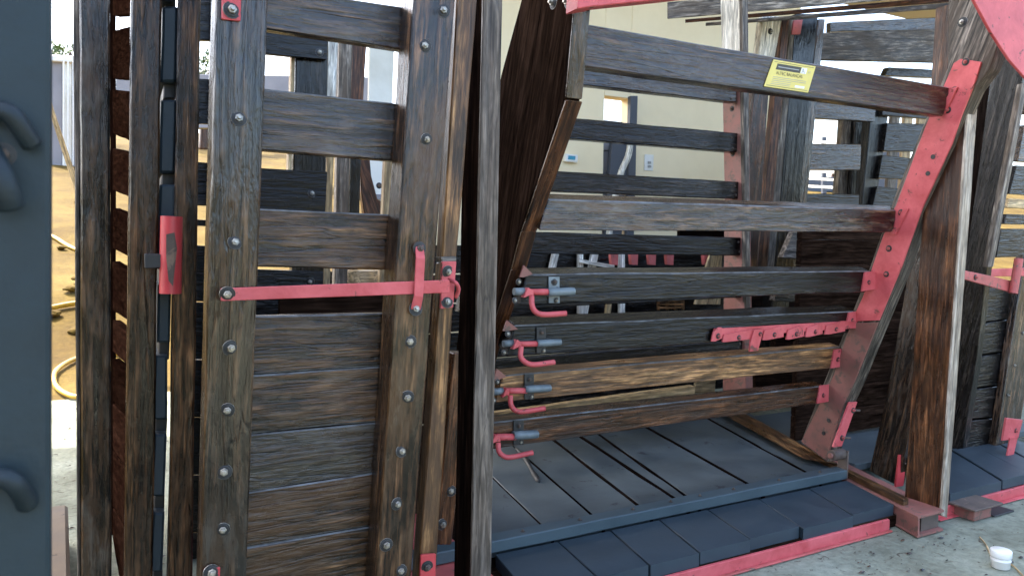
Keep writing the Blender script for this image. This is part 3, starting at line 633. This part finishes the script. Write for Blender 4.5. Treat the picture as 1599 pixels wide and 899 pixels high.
# ------------------------------------------------------------------ adjoining chute to the right
c2 = thing('cattle_chute', (4.4, 2.7, 0), 'adjoining black-boarded chute section at the right edge, behind the brown upright post', 'cattle chute')
def q2(name, mat, px, X, t, **kw): return prism(name, mat, c2, [onX(x, y, X) for x, y in px], (t, 0, 0), long=(0, -.2, 1), **kw)
q2('leaning_post', 'wood_dark', [(1480, 300), (1449, 495), (1440, 580), (1414, 704), (1401, 758), (1357, 735), (1386, 610), (1415, 443), (1432, 340)], 3.62, .06)
st = yq('foot_strap', 'red_bright', c2, [(1405, 710), (1416, 710), (1411, 758), (1399, 760)], 2.42, .012, cham=.0015, jit=.0005); bolts_y([(1411, 722)], 2.42, st, BOLT_R, .8)
q2('tall_post', 'wood_black', [(1606, 60), (1586, 180), (1573, 249), (1541, 417), (1525, 560), (1503, 700), (1470, 700), (1490, 560), (1506, 417), (1530, 249), (1539, 180), (1556, 60)], 4.05, .05)
yq('tall_post_edge', 'wood_grey', c2, [(1597, 130), (1606, 130), (1551, 417), (1543, 417)], 2.14, .03, cham=.003)
for px, mt in (([(1600, 195), (1700, 205), (1695, 258), (1590, 252)], 'wood_dark'), ([(1588, 258), (1690, 265), (1680, 310), (1576, 303)], 'wood_black'), ([(1577, 310), (1680, 316), (1678, 330), (1573, 324)], 'wood_tan'), ([(1572, 334), (1680, 338), (1680, 352), (1568, 350)], 'wood_black'), ([(1564, 357), (1670, 358), (1665, 400), (1556, 402)], 'wood_black'), ([(1600, 120), (1700, 128), (1700, 185), (1602, 178)], 'wood_dark')):
    yq('rail', mt, c2, px, 2.75, .04, cham=.004)
for q in ([(1533, 448), (1585, 444), (1574, 497), (1527, 504)], [(1526, 507), (1573, 499), (1566, 548), (1519, 556)], [(1518, 559), (1565, 551), (1559, 600), (1511, 607)], [(1510, 610), (1558, 603), (1552, 650), (1503, 656)], [(1502, 659), (1551, 653), (1545, 700), (1495, 708)]):
    yq('board', 'wood_black', c2, q, 2.55, .03, cham=.004, jit=.002)
yq('backing_board', 'wood_tar', c2, [(1530, 440), (1590, 440), (1545, 705), (1490, 710)], 2.595, .02)
yq('lock_stile', 'wood_dark', c2, [(1600, 400), (1640, 400), (1580, 735), (1550, 735)], 2.50, .05, cham=.004); bolts_y([(1597, 520), (1584, 570), (1574, 617)], 2.50, c2, s=.7)
for x, y in ((1512, 482), (1505, 570)): yq('steel_flat', 'slate_face', c2, [(x, y), (x+8, y-2), (x, y+52), (x-9, y+54)], 2.5, .008, cham=.0015)
lk = yq('link_bar', 'red_worn', c2, [(1507, 422), (1588, 440), (1588, 459), (1506, 436)], 2.12, .012, cham=.002); bolts_y([(1523, 433)], 2.12, lk, BOLT_P, .9)
yq('link_bar', 'red_paint', c2, [(1546, 420), (1640, 417), (1640, 430), (1546, 432)], 2.3, .012, cham=.002)
a, b = onY(1591, 404, 2.10), onY(1582, 458, 2.10); pp = tube('socket_pipe', 'red_worn', c2, [a, a.lerp(b, .5), b], .020, n=20, cap=False, sub=4); tube('pipe_bore', 'black_iron', pp, [a-Vector((0, 0, .001)), b+Vector((0, 0, .001))], .0165, n=18, sub=1)
yq('rear_post', 'wood_tar', c2, [(1488, 40), (1560, 40), (1545, 420), (1440, 420)], 3.3, .06)
hg = yq('hinge_plate', 'red_paint', c2, [(1572, 652), (1597, 655), (1590, 684), (1566, 688)], 2.36, .012, cham=.002); yq('hinge_plate', 'red_paint', c2, [(1578, 684), (1590, 682), (1582, 715), (1572, 716)], 2.35, .01, cham=.002); bolts_y([(1586, 672)], 2.36, hg, BOLT_P, .9)
DJ2 = [((1440, 700), (1486, 776)), ((1490, 705), (1552, 742)), ((1530, 700), (1590, 730)), ((1560, 692), (1640, 735)), ((1600, 690), (1720, 735))]
for i in range(len(DJ2)-1):
    a, b = DJ2[i], DJ2[i+1]; g = Vector((.003, 0, 0)); z = ZD+random.uniform(-.003, .003); h = Vector((0, 0, .052))
    P = [lineat(*a, 2.10, ZD)+g, lineat(*b, 2.10, ZD)-g, lineat(*b, 2.6, ZD)-g, lineat(*a, 2.6, ZD)+g]
    for p in P: p.z = z
    beam('deck_block', 'slate_paint', c2, [P[0], P[1], P[1]-h, P[0]-h], [P[3], P[2], P[2]-h, P[3]-h], seg=5, cham=.004)
box('base_channel', 'red_paint', c2, (3.40, 2.085, .010), (5.6, 2.10, .057), seg=10, cham=.002, jit=.0005); box('base_channel', 'red_paint', c2, (3.40, 2.06, .006), (5.6, 2.3, .0095), seg=8, cham=.001, jit=.0005)
fx = onZ(1540, 812, .0); box('steel_foot', 'red_rust', c2, (fx.x-.08, fx.y+.01, .004), (fx.x+.06, fx.y+.13, .06), cham=.004); box('foot_flange', 'rust', c2, (fx.x-.11, fx.y-.01, .0605), (fx.x+.12, fx.y+.15, .069), cham=.002); box('foot_pad', 'black_iron', c2, (fx.x+.07, fx.y, .003), (fx.x+.24, fx.y+.12, .009), cham=.002)
for i in range(9):
    zz = .13+.151*i; box('back_board', 'wood_tar', c2, (3.55, 3.05, zz), (5.3, 3.09, zz+.15), seg=8, cham=.004)
box('inner_floor', 'slate_floor', c2, (3.53, 2.62, .07), (5.4, 3.7, .11), seg=8)

# ------------------------------------------------------------------ rear structure seen through the chute
rs = thing('rear_pen', (5.4, 4.3, 0), 'dark rear pen of leaning posts and wide weathered boards beyond the chute, at upper right', 'pen')
YR = 4.2
def ry(name, mat, px, Y=YR, t=.06, **kw): return yq(name, mat, rs, px, Y, t, **kw)
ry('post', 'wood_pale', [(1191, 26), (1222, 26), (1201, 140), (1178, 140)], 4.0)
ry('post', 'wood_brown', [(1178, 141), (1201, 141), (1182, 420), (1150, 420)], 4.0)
ry('post_edge', 'wood_red', [(1223, 26), (1234, 26), (1198, 420), (1183, 420)], 4.03)
ry('post', 'wood_grey', [(1235, 30), (1243, 30), (1208, 430), (1196, 430)], 4.08)
ry('post', 'wood_black', [(1243, 22), (1278, 22), (1224, 560), (1200, 560)], 4.1, .12)
ry('post', 'wood_dark', [(1279, 30), (1289, 30), (1248, 440), (1226, 440)], 4.15)
o = ry('board', 'wood_grey', [(1270, 52), (1490, 44), (1488, 98), (1262, 93)], 4.3, .05); bolts_y([(1268, 77)], 4.3, o)
ry('board', 'wood_dark', [(1297, 35), (1490, 26), (1490, 46), (1297, 50)], 4.6, .05)
ry('board', 'wood_dark', [(1245, 148), (1368, 165), (1366, 190), (1240, 183)], 4.4)
ry('board', 'wood_dark', [(1240, 224), (1345, 225), (1343, 266), (1232, 265)], 4.4)
ry('board', 'wood_black', [(1230, 302), (1342, 303), (1340, 335), (1225, 335)], 4.4)
ry('post', 'wood_grey', [(1319, 150), (1338, 150), (1330, 330), (1306, 330)], 4.7)
ry('post', 'wood_black', [(1338, 160), (1354, 160), (1342, 330), (1328, 330)], 4.65)
ry('post', 'wood_tan', [(1353, 160), (1361, 160), (1347, 330), (1339, 330)], 4.72, .03)
ry('post', 'wood_black', [(1362, 160), (1390, 160), (1366, 335), (1345, 335)], 4.5, .09)
for q in ([(1388, 105), (1480, 110), (1470, 122), (1382, 118)], [(1386, 192), (1455, 194), (1445, 237), (1380, 236)], [(1378, 242), (1440, 249), (1434, 281), (1372, 278)], [(1370, 291), (1430, 297), (1420, 335), (1360, 335)], [(1380, 165), (1460, 178), (1455, 186), (1378, 180)]): ry('board', 'wood_black', q, 4.45)
for x in (1394, 1414, 1436): ry('batten', 'wood_tan' if x != 1394 else 'wood_grey', [(x, 165), (x+13, 165), (x+2, 335), (x-11, 335)], 5.2, .04)
o = ry('board', 'wood_grey', [(1240, 362), (1420, 364), (1400, 418), (1222, 402)], 3.75, .05)
ry('board', 'wood_dark', [(1215, 425), (1400, 436), (1390, 480), (1210, 470)], 3.75, .05)
ry('board', 'wood_tar', [(1215, 490), (1400, 500), (1390, 560), (1210, 550)], 3.75, .05)
ry('board', 'wood_tar', [(1180, 565), (1390, 570), (1380, 640), (1180, 630)], 3.8, .05)
for i in range(5): box('back_board', 'wood_near_black', rs, (4.3, 5.0, .1+.27*i), (8.5, 5.04, .1+.27*i+.262), seg=6)
yq('latch_tag', 'red_worn', rs, [(1240, 32), (1254, 31), (1250, 54), (1237, 54)], 4.07, .02, cham=.002)
bolts_y([(1203, 50)], 4.0, rs, s=1.3)
ob = thing('overhead_beam', onY(1042, 17, 3.6), 'weathered grey timber beam crossing high above the chute with thin slats below', 'beam')
beam('timber', 'wood_grey', ob, [onY(1042, 30, 3.7), onY(1042, 4, 3.7), onY(1042, 4, 3.82), onY(1042, 30, 3.82)], [onY(1560, -14, 3.2), onY(1560, -44, 3.2), onY(1560, -44, 3.32), onY(1560, -14, 3.32)], seg=14)
beam('slat', 'wood_red', ob, [onY(1070, 36, 3.9), onY(1070, 31, 3.9), onY(1070, 31, 4.0), onY(1070, 36, 4.0)], [onY(1560, -2, 3.4), onY(1560, -12, 3.4), onY(1560, -12, 3.5), onY(1560, -2, 3.5)], seg=14, cham=.003)
beam('slat', 'wood_grey', ob, [onY(1102, 41, 4.0), onY(1102, 36, 4.0), onY(1102, 36, 4.1), onY(1102, 41, 4.1)], [onY(1560, 8, 3.6), onY(1560, -2, 3.6), onY(1560, -2, 3.7), onY(1560, 8, 3.7)], seg=14, cham=.003)

# low dark boarding behind the chute with pale struts and pink lugs in front of it
lb = thing('low_boarding', (3.3, 4.5, 0), 'low dark boarding behind the chute, glimpsed between the middle rails', 'boarding')
for i in range(6):
    box('board', 'wood_black', lb, (1.7, 4.5, .12+i*.195), (4.55, 4.54, .12+i*.195+.185), seg=8, cham=.004)
for j, q in enumerate(([(868, 380), (877, 380), (855, 480), (845, 480)], [(904, 380), (911, 380), (911, 490), (904, 490)], [(928, 380), (938, 380), (918, 490), (907, 490)], [(968, 380), (976, 380), (976, 500), (968, 500)])):
    s = yq('batten', 'wood_pale', lb, q, 4.45, .03, cham=.002)
yq('batten', 'wood_pale', lb, [(905, 404), (960, 414), (959, 420), (905, 410)], 4.42, .02, cham=.002)
yq('batten', 'wood_tan', lb, [(950, 455), (958, 455), (954, 490), (947, 490)], 4.40, .03, cham=.002)
for x in (953, 984, 1012, 1040, 1098): yq('lug', 'red_worn', lb, [(x, 392), (x+13, 393), (x+12, 414), (x+2, 413)], 4.3, .03, cham=.002)
for q in ([(1110, 395), (1128, 395), (1125, 475), (1085, 475)], [(1088, 590), (1118, 586), (1116, 612), (1084, 614)]): yq('sheet', 'wood_tan', lb, q, 4.25, .02, cham=.002)
cr = thing('plastic_crate', onZ(1040, 560, .1), 'small orange-brown lattice crate on the dark floor behind the chute', 'crate')
for i in range(4): yq('slat', 'wood_amber', cr, [(1028, 464+i*5), (1068, 463+i*5), (1068, 466+i*5), (1028, 467+i*5)], 4.3, .02, cham=.001)
for x in (1028, 1042, 1055, 1066): yq('slat', 'wood_amber', cr, [(x, 462), (x+3, 462), (x+3, 484), (x, 484)], 4.325, .02, cham=.001)

# ------------------------------------------------------------------ cream wall with a doorway
YW = 6.0
cw = thing('cream_wall', (4, YW, 0), 'cream plastered wall with an open doorway behind the chute rails', 'wall')
xl, xd0, xd1, xr = onY(560, 200, YW).x, onY(943, 200, YW).x, onY(984, 200, YW).x, onY(1245, 200, YW).x
zd = onY(960, 151, YW).z
def wallbox(nm, lo, hi, mt='wall_paint'): return box(nm, mt, cw, lo, hi, seg=4, cham=.003, jit=.0)
wallbox('wall_panel', (onY(784, 200, YW).x-.8, YW, -.02), (xd0, YW+.16, 4.45)); wallbox('wall_panel', (xd1, YW, -.02), (xr, YW+.16, 4.45)); wallbox('lintel', (xd0+.002, YW+.001, zd), (xd1-.002, YW+.159, 4.45))
zs = onY(960, 186, YW).z
dr = box('door', 'grey_panel', cw, (xd0+.01, YW+.10, .0), (xd1-.02, YW+.14, zs), seg=4, cham=.004)
box('door_rail', 'grey_panel', dr, (xd0+.02, YW+.08, zs-.3), (xd1-.05, YW+.099, zs-.22), cham=.003)
yq('door_jamb', 'dark_fence_paint', cw, [(985, 150), (996, 150), (992, 300), (981, 300)], YW-.05, .05, cham=.003, eR=1.6)
yq('door_jamb', 'dark_fence_paint', cw, [(956, 222), (982, 222), (976, 300), (950, 300)], YW-.02, .05, cham=.003, eR=1.6)
sw = yq('switch_plate', 'plastic_white', cw, [(1007, 241), (1021, 242), (1020, 267), (1006, 266)], YW-.012, .011, cham=.003, jit=0)
for y in (252, 258): yq('switch_rocker', 'print_grey', sw, [(1012, y), (1017, y), (1017, y+4), (1012, y+4)], YW-.018, .006, cham=.001, jit=0)
so_ = yq('soap_holder', 'plastic_white', cw, [(884, 240), (903, 242), (902, 254), (883, 252)], YW-.05, .05, cham=.006, jit=0); yq('label_patch', 'switch_blue', so_, [(888, 243), (899, 244), (898, 250), (887, 249)], YW-.054, .004, cham=.001, jit=0)
pole = tube('leaning_pole', 'wood_pale', None, [onY(x, y, YW-.35) for x, y in ((985, 200), (982, 240), (968, 275), (955, 340), (930, 520))], .03, n=10)
tag(pole, 'pale bent pole leaning in the doorway of the cream wall', 'pole')
cw2 = thing('cream_panel', onY(595, 400, 5.0), 'pale cream panel standing behind the upper gaps of the plank gate', 'panel')
yq('sheet', 'wall_pale', cw2, [(578, 40), (617, 40), (606, 345), (572, 345)], 5.0, .03, cham=.004)
bolt(onY(592, 290, 5.0), (0, -1, 0), cw2, BOLT_R, 1.2); yq('hasp', 'grey_panel', cw2, [(583, 303), (601, 304), (600, 312), (583, 311)], 4.98, .02, cham=.002)

# posts behind the plank gate
PB = [('wood_pale', [(513, 40), (530, 40), (522, 200), (508, 200)], 3.6, .05, 'white painted batten behind the upper gap of the plank gate'),
      ('wood_tan', [(511, 205), (523, 205), (513, 520), (502, 520)], 3.6, .05, 'slim tan post behind the second gap of the plank gate'),
      ('wood_grey', [(531, 30), (551, 30), (541, 520), (521, 520)], 3.8, .06, 'grey-brown post behind the plank gate, right of the tan one'),
      ('wood_red', [(551, 30), (575, 30), (566, 180), (546, 180)], 4.0, .06, 'reddish brown short post high behind the plank gate'),
      ('wood_black', [(548, 180), (566, 180), (556, 520), (541, 520)], 4.05, .06, 'black post behind the plank gate beside the curved brown board'),
      ('wood_tan', [(602, 240), (618, 240), (603, 520), (590, 520)], 3.7, .05, 'tan post with a bolt nearest the right stile of the plank gate'),
      ('wood_grey', [(628, 40), (642, 40), (628, 345), (615, 345)], 3.5, .05, 'thin grey post showing at the top right gap of the plank gate')]
for i, (mt, q, Y, t, lab) in enumerate(PB):
    o = yq('wooden_post', mt, None, q, Y, t, eR=(.0 if q[2][1] > 400 else 0)); tag(o, lab, 'post')
cb = prism('curved_board', 'wood_red', None, [onY(x, y, 4.1) for x, y in ((562, 240), (577, 240), (580, 275), (590, 312), (602, 316), (602, 345), (570, 345), (564, 300))], (0, .05, 0), bev=.004)
tag(cb, 'curved reddish brown board behind the middle gap of the plank gate', 'board')
dl = lathe('tree_log', 'wood_tan', None, [(.10, 0), (.105, .1), (.105, .55), (.10, .56)], Matrix.Translation((onY(565, 430, 3.9).x, 3.9, onY(565, 422, 3.9).z-.56)), 20)
tag(dl, 'round tan log end seen through the narrow gap above the gate planks', 'log')

# dark slatted panels behind the gate
d1 = thing('slatted_fence', onY(340, 899, 3.2), 'black slatted fence behind the left stile of the wide plank gate', 'fence')
for ya, yb in ((-30, 62), (122, 192), (252, 320), (342, 352), (382, 470), (471, 560), (561, 650), (651, 740), (741, 830), (831, 930)):
    yq('slat', 'wood_black', d1, [(292, ya), (398, ya+6), (396, yb+4), (290, yb)], 3.2, .03, cham=.003)
yq('post', 'wood_dark', d1, [(330, -30), (352, -30), (340, 930), (318, 930)], 3.14, .055)
d2 = thing('slatted_fence', onY(460, 899, 3.4), 'black slatted fence with a broad upright showing through the plank gate gaps', 'fence')
for q in ([(395, 40), (512, 58), (510, 94), (395, 82)], [(395, 262), (511, 268), (508, 331), (395, 328)], [(392, 420), (505, 424), (502, 500), (392, 500)], [(392, 510), (505, 512), (500, 600), (392, 600)]):
    o = yq('slat', 'wood_black', d2, q, 3.36, .03, cham=.003)
bolts_y([(499, 82), (487, 302), (484, 440)], 3.36, d2, s=1.1)
yq('post', 'wood_black', d2, [(463, 30), (514, 30), (502, 600), (452, 600)], 3.395, .06)
yq('edge_strip', 'wood_tan', d2, [(457, 30), (463, 30), (455, 270), (450, 270)], 3.40, .05, cham=.002)
yq('slat', 'wood_black', d2, [(505, 424), (602, 424), (600, 500), (502, 500)], 4.3, .03, cham=.003)

# ------------------------------------------------------------------ outside: left strip and far yard
fb = thing('far_shed', onY(90, 262, 26), 'tall grey panelled shed wall in the sunlit yard at far left', 'shed')
for xa, xb, yt, mt in ((60, 80, 86, 'grey_panel'), (80.5, 97, 87, 'grey_panel'), (97.5, 112, 92, 'wall_pale'), (112.5, 130, 96, 'grey_panel')):
    yq('panel', mt, fb, [(xa, yt+4), (xb, yt+4), (xb, 262), (xa, 262)], 26.05, .3, cham=.01, jit=0, eR=.6)
yq('eave', 'plastic_white', fb, [(50, 84), (135, 88), (135, 98), (50, 94)], 25.9, .8, cham=.02, jit=0)
for x in (98, 105, 113): yq('downpipe', 'plastic_white', fb, [(x, 96), (x+2.5, 96), (x+2, 258), (x, 258)], 25.8, .06, cham=.01, jit=0)
lt = yq('leaning_timber', 'wood_tan', None, [(76, 172), (84, 172), (122, 285), (114, 290)], 8.0, .08, eL=.3, eR=.5); tag(lt, 'slanting tan timber prop in the sunlit strip at far left', 'timber')
def hose(label, pts, r):
    o = tube('garden_hose', 'hose_yellow', None, pts, r, n=10, sub=8); tag(o, label, 'hose')
gz = lambda x, y, d=.02: (lambda p: Vector((p.x, p.y, hill(p.x, p.y)+d)))(onZ(x, y, 0))
def soilpt(x, y):
    d = ray(x, y).normalized(); t = 3.
    while t < 60:
        p = CAM+d*t
        if p.z <= (hill(p.x, p.y) if p.y > 6.9 else 0)+.02: return Vector((p.x, p.y, max(0, hill(p.x, p.y))+.03))
        t += .02
    return CAM+d*t
hose('coiled yellow hose loop lying on the concrete at far left', [soilpt(x, y) for x, y in ((190, 555), (150, 552), (118, 562), (98, 572), (85, 585), (86, 602), (100, 615), (122, 622), (160, 620))], .022)
hose('straight yellow hose across the sunlit soil at far left', [soilpt(x, y) for x, y in ((40, 486), (75, 483), (100, 478), (125, 474), (180, 470))], .03)
hose('thin yellow hose further back on the soil near the slanting timber', [soilpt(x, y) for x, y in ((60, 362), (85, 372), (105, 384), (130, 396))], .03)
bk = prism('concrete_block', 'clay_block', None, [onZ(x, y, .18) for x, y in ((60, 792), (106, 786), (112, 960), (60, 965))], (0, 0, -.19), bev=.012); tag(bk, 'worn reddish brown block on the concrete at the bottom left, beside the dark panel', 'block')
# sun-bleached rubble on the soil
for i in range(7):
    x = random.uniform(70, 128); y = random.uniform(300, 520); p = soilpt(x, y); r = random.uniform(.03, .10)
    bm = bmesh.new(); bmesh.ops.create_icosphere(bm, subdivisions=2, radius=r)
    for v in bm.verts: v.co *= 1+.35*noise.noise(v.co*14+Vector((i, 0, 0))); v.co.z *= .5
    me = bpy.data.meshes.new('stone'); bm.to_mesh(me); bm.free()
    tag(put('stone', me, 'soil', None, Matrix.Translation(p)), 'small earthen clod on the sunlit soil in the strip at far left', 'stone', 'clods on the soil at far left')
# trees beyond
def tree(label, base, h, rx, n=2600):
    t = thing('tree', base, label, 'tree')
    b = Vector(base); tube('trunk', 'wood_brown', t, [b-Vector((0, 0, .3)), b+Vector((.1, 0, h*.35)), b+Vector((-.1, .1, h*.75))], [.28, .2, .1], n=8)
    for k in range(5):
        a = k*1.256; s = b+Vector((0, 0, h*.4+.2*k)); tube('limb', 'wood_brown', t, [s, s+Vector((math.cos(a)*rx*.4, math.sin(a)*rx*.4, h*.15)), s+Vector((math.cos(a)*rx*.7, math.sin(a)*rx*.7, h*.28))], [.1, .07, .03], n=6)
    cl = [Vector((random.gauss(0, rx*.42), random.gauss(0, rx*.42), h*.68+random.gauss(0, h*.14))) for _ in range(26)]
    vs, fs = [], []
    for _ in range(n):
        c = random.choice(cl); p = c+Vector((random.gauss(0, rx*.17), random.gauss(0, rx*.17), random.gauss(0, h*.055)))
        u = Vector((random.gauss(0, 1), random.gauss(0, 1), random.gauss(0, 1))).normalized(); v = u.orthogonal().normalized(); s = random.uniform(.08, .17)
        k = len(vs); vs += [p-u*s, p+v*s*.45, p+u*s, p-v*s*.45]; fs.append((k, k+1, k+2, k+3))
    me = bpy.data.meshes.new('crown'); me.from_pydata(vs, [], fs); me.update()
    put('crown', me, 'leaf', t, Matrix.Translation(b))
def onhill(x, Y): p = onY(x, 300, Y); return Vector((p.x, p.y, hill(p.x, p.y)))
tree('pale leafy tree peeping above the far shed at far left', onhill(104, 34), 3.7, 1.5)
tree('yellow-green leafy tree seen beside the left stile of the plank gate', onhill(320, 36), 4.4, 1.6)
tree('distant low tree on the rise seen through the rear pen', onhill(1300, 52), 3.0, 3.4)
fy = thing('yard_fence', onhill(1275, 30), 'pale-railed yard fence on the rise, seen through the rear pen boards', 'fence')
for (ya, yb) in ((222, 225), (231, 234), (268, 271), (280, 283), (292, 295)):
    A, B = onY(1180, ya-6, 28), onY(1345, yb, 22); d = Vector((0, 0, .055)); t = Vector((0, .05, 0))
    beam('rail', 'wood_pale', fy, [A-d, A+d, A+d+t, A-d+t], [B-d, B+d, B+d+t, B-d+t], cham=.005)
for x in (1190, 1235, 1285, 1330):
    yq('post', 'dark_fence_paint', fy, [(x, 214), (x+6, 214), (x+6, 310), (x, 310)], 26, .12, cham=.01)
sb = thing('far_shed', onhill(1300, 40), 'low dark blue shed on the rise behind the pale-railed fence', 'shed')
yq('wall', 'dark_fence_paint', sb, [(1180, 226), (1345, 228), (1345, 262), (1180, 260)], 40, 2.5, cham=.02, jit=0, eL=3, eR=6)
yq('wall', 'dark_fence_paint', sb, [(1180, 275), (1345, 277), (1345, 300), (1180, 298)], 33, .4, cham=.02, jit=0, eL=3, eR=6)
# far grey wall seen through the gate
fw_ = thing('far_wall', onhill(430, 24), 'low grey boundary wall under the white sky behind the plank gate', 'wall')
yq('wall', 'grey_panel', fw_, [(300, 116), (480, 119), (480, 200), (300, 200)], 24, .3, cham=.01, jit=0, eL=2, eR=2)

# ------------------------------------------------------------------ white jar on the concrete
p = onZ(1562, 886, 0); p.z = .002
jr = thing('plastic_jar', p, 'small white plastic tub with lid on the concrete at bottom right', 'tub')
lathe('tub', 'plastic_white', jr, [(.026, 0), (.030, .002), (.031, .02), (.033, .021), (.033, .024), (.030, .026), (.030, .03)], Matrix.Translation(p) @ Matrix.Diagonal((1.12, 1.12, 1.5, 1)))
lathe('lid', 'plastic_white', jr, [(.033, .0305), (.0345, .032), (.0345, .047), (.033, .049), (.0, .0492)], Matrix.Translation(p) @ Matrix.Diagonal((1.12, 1.12, 1.5, 1)))
wv = [onZ(x, y, .006) for x, y in ((1530, 838), (1540, 850), (1550, 868), (1575, 878), (1590, 890), (1612, 915))]
tag(tube('cord', 'wood_tan', None, wv, .0035, n=8), 'thin tan cord lying on the concrete around the white tub', 'cord')

# ------------------------------------------------------------------ chips of bark and mud on the concrete
vs_, fs_ = [], []
for i in range(140):
    if i < 70: c = onZ(random.gauss(1420, 110), random.gauss(868, 26), 0)
    else: c = Vector((random.uniform(-.9, .3), random.uniform(2.5, 6.5), 0))
    if c.y > 2.06 and c.x > .4: continue
    r = random.choice((.002, .003, .005, .009)); a = random.uniform(0, 6.3); k = len(vs_); h = .006+r*.5
    n = 5
    for q in range(n):
        t = a+q*2*math.pi/n; rr = r*random.uniform(.6, 1.5)
        vs_.append((c.x+rr*math.cos(t)*1.9, c.y+rr*math.sin(t)*.8, .005))
    vs_.append((c.x, c.y, h))
    for q in range(n): fs_.append((k+q, k+(q+1) % n, k+n))
me = bpy.data.meshes.new('litter'); me.from_pydata(vs_, [], fs_); me.update()
tag(put('litter', me, 'wood_umber'), 'scattered bark chips and mud crumbs on the concrete', 'litter', kind='stuff')
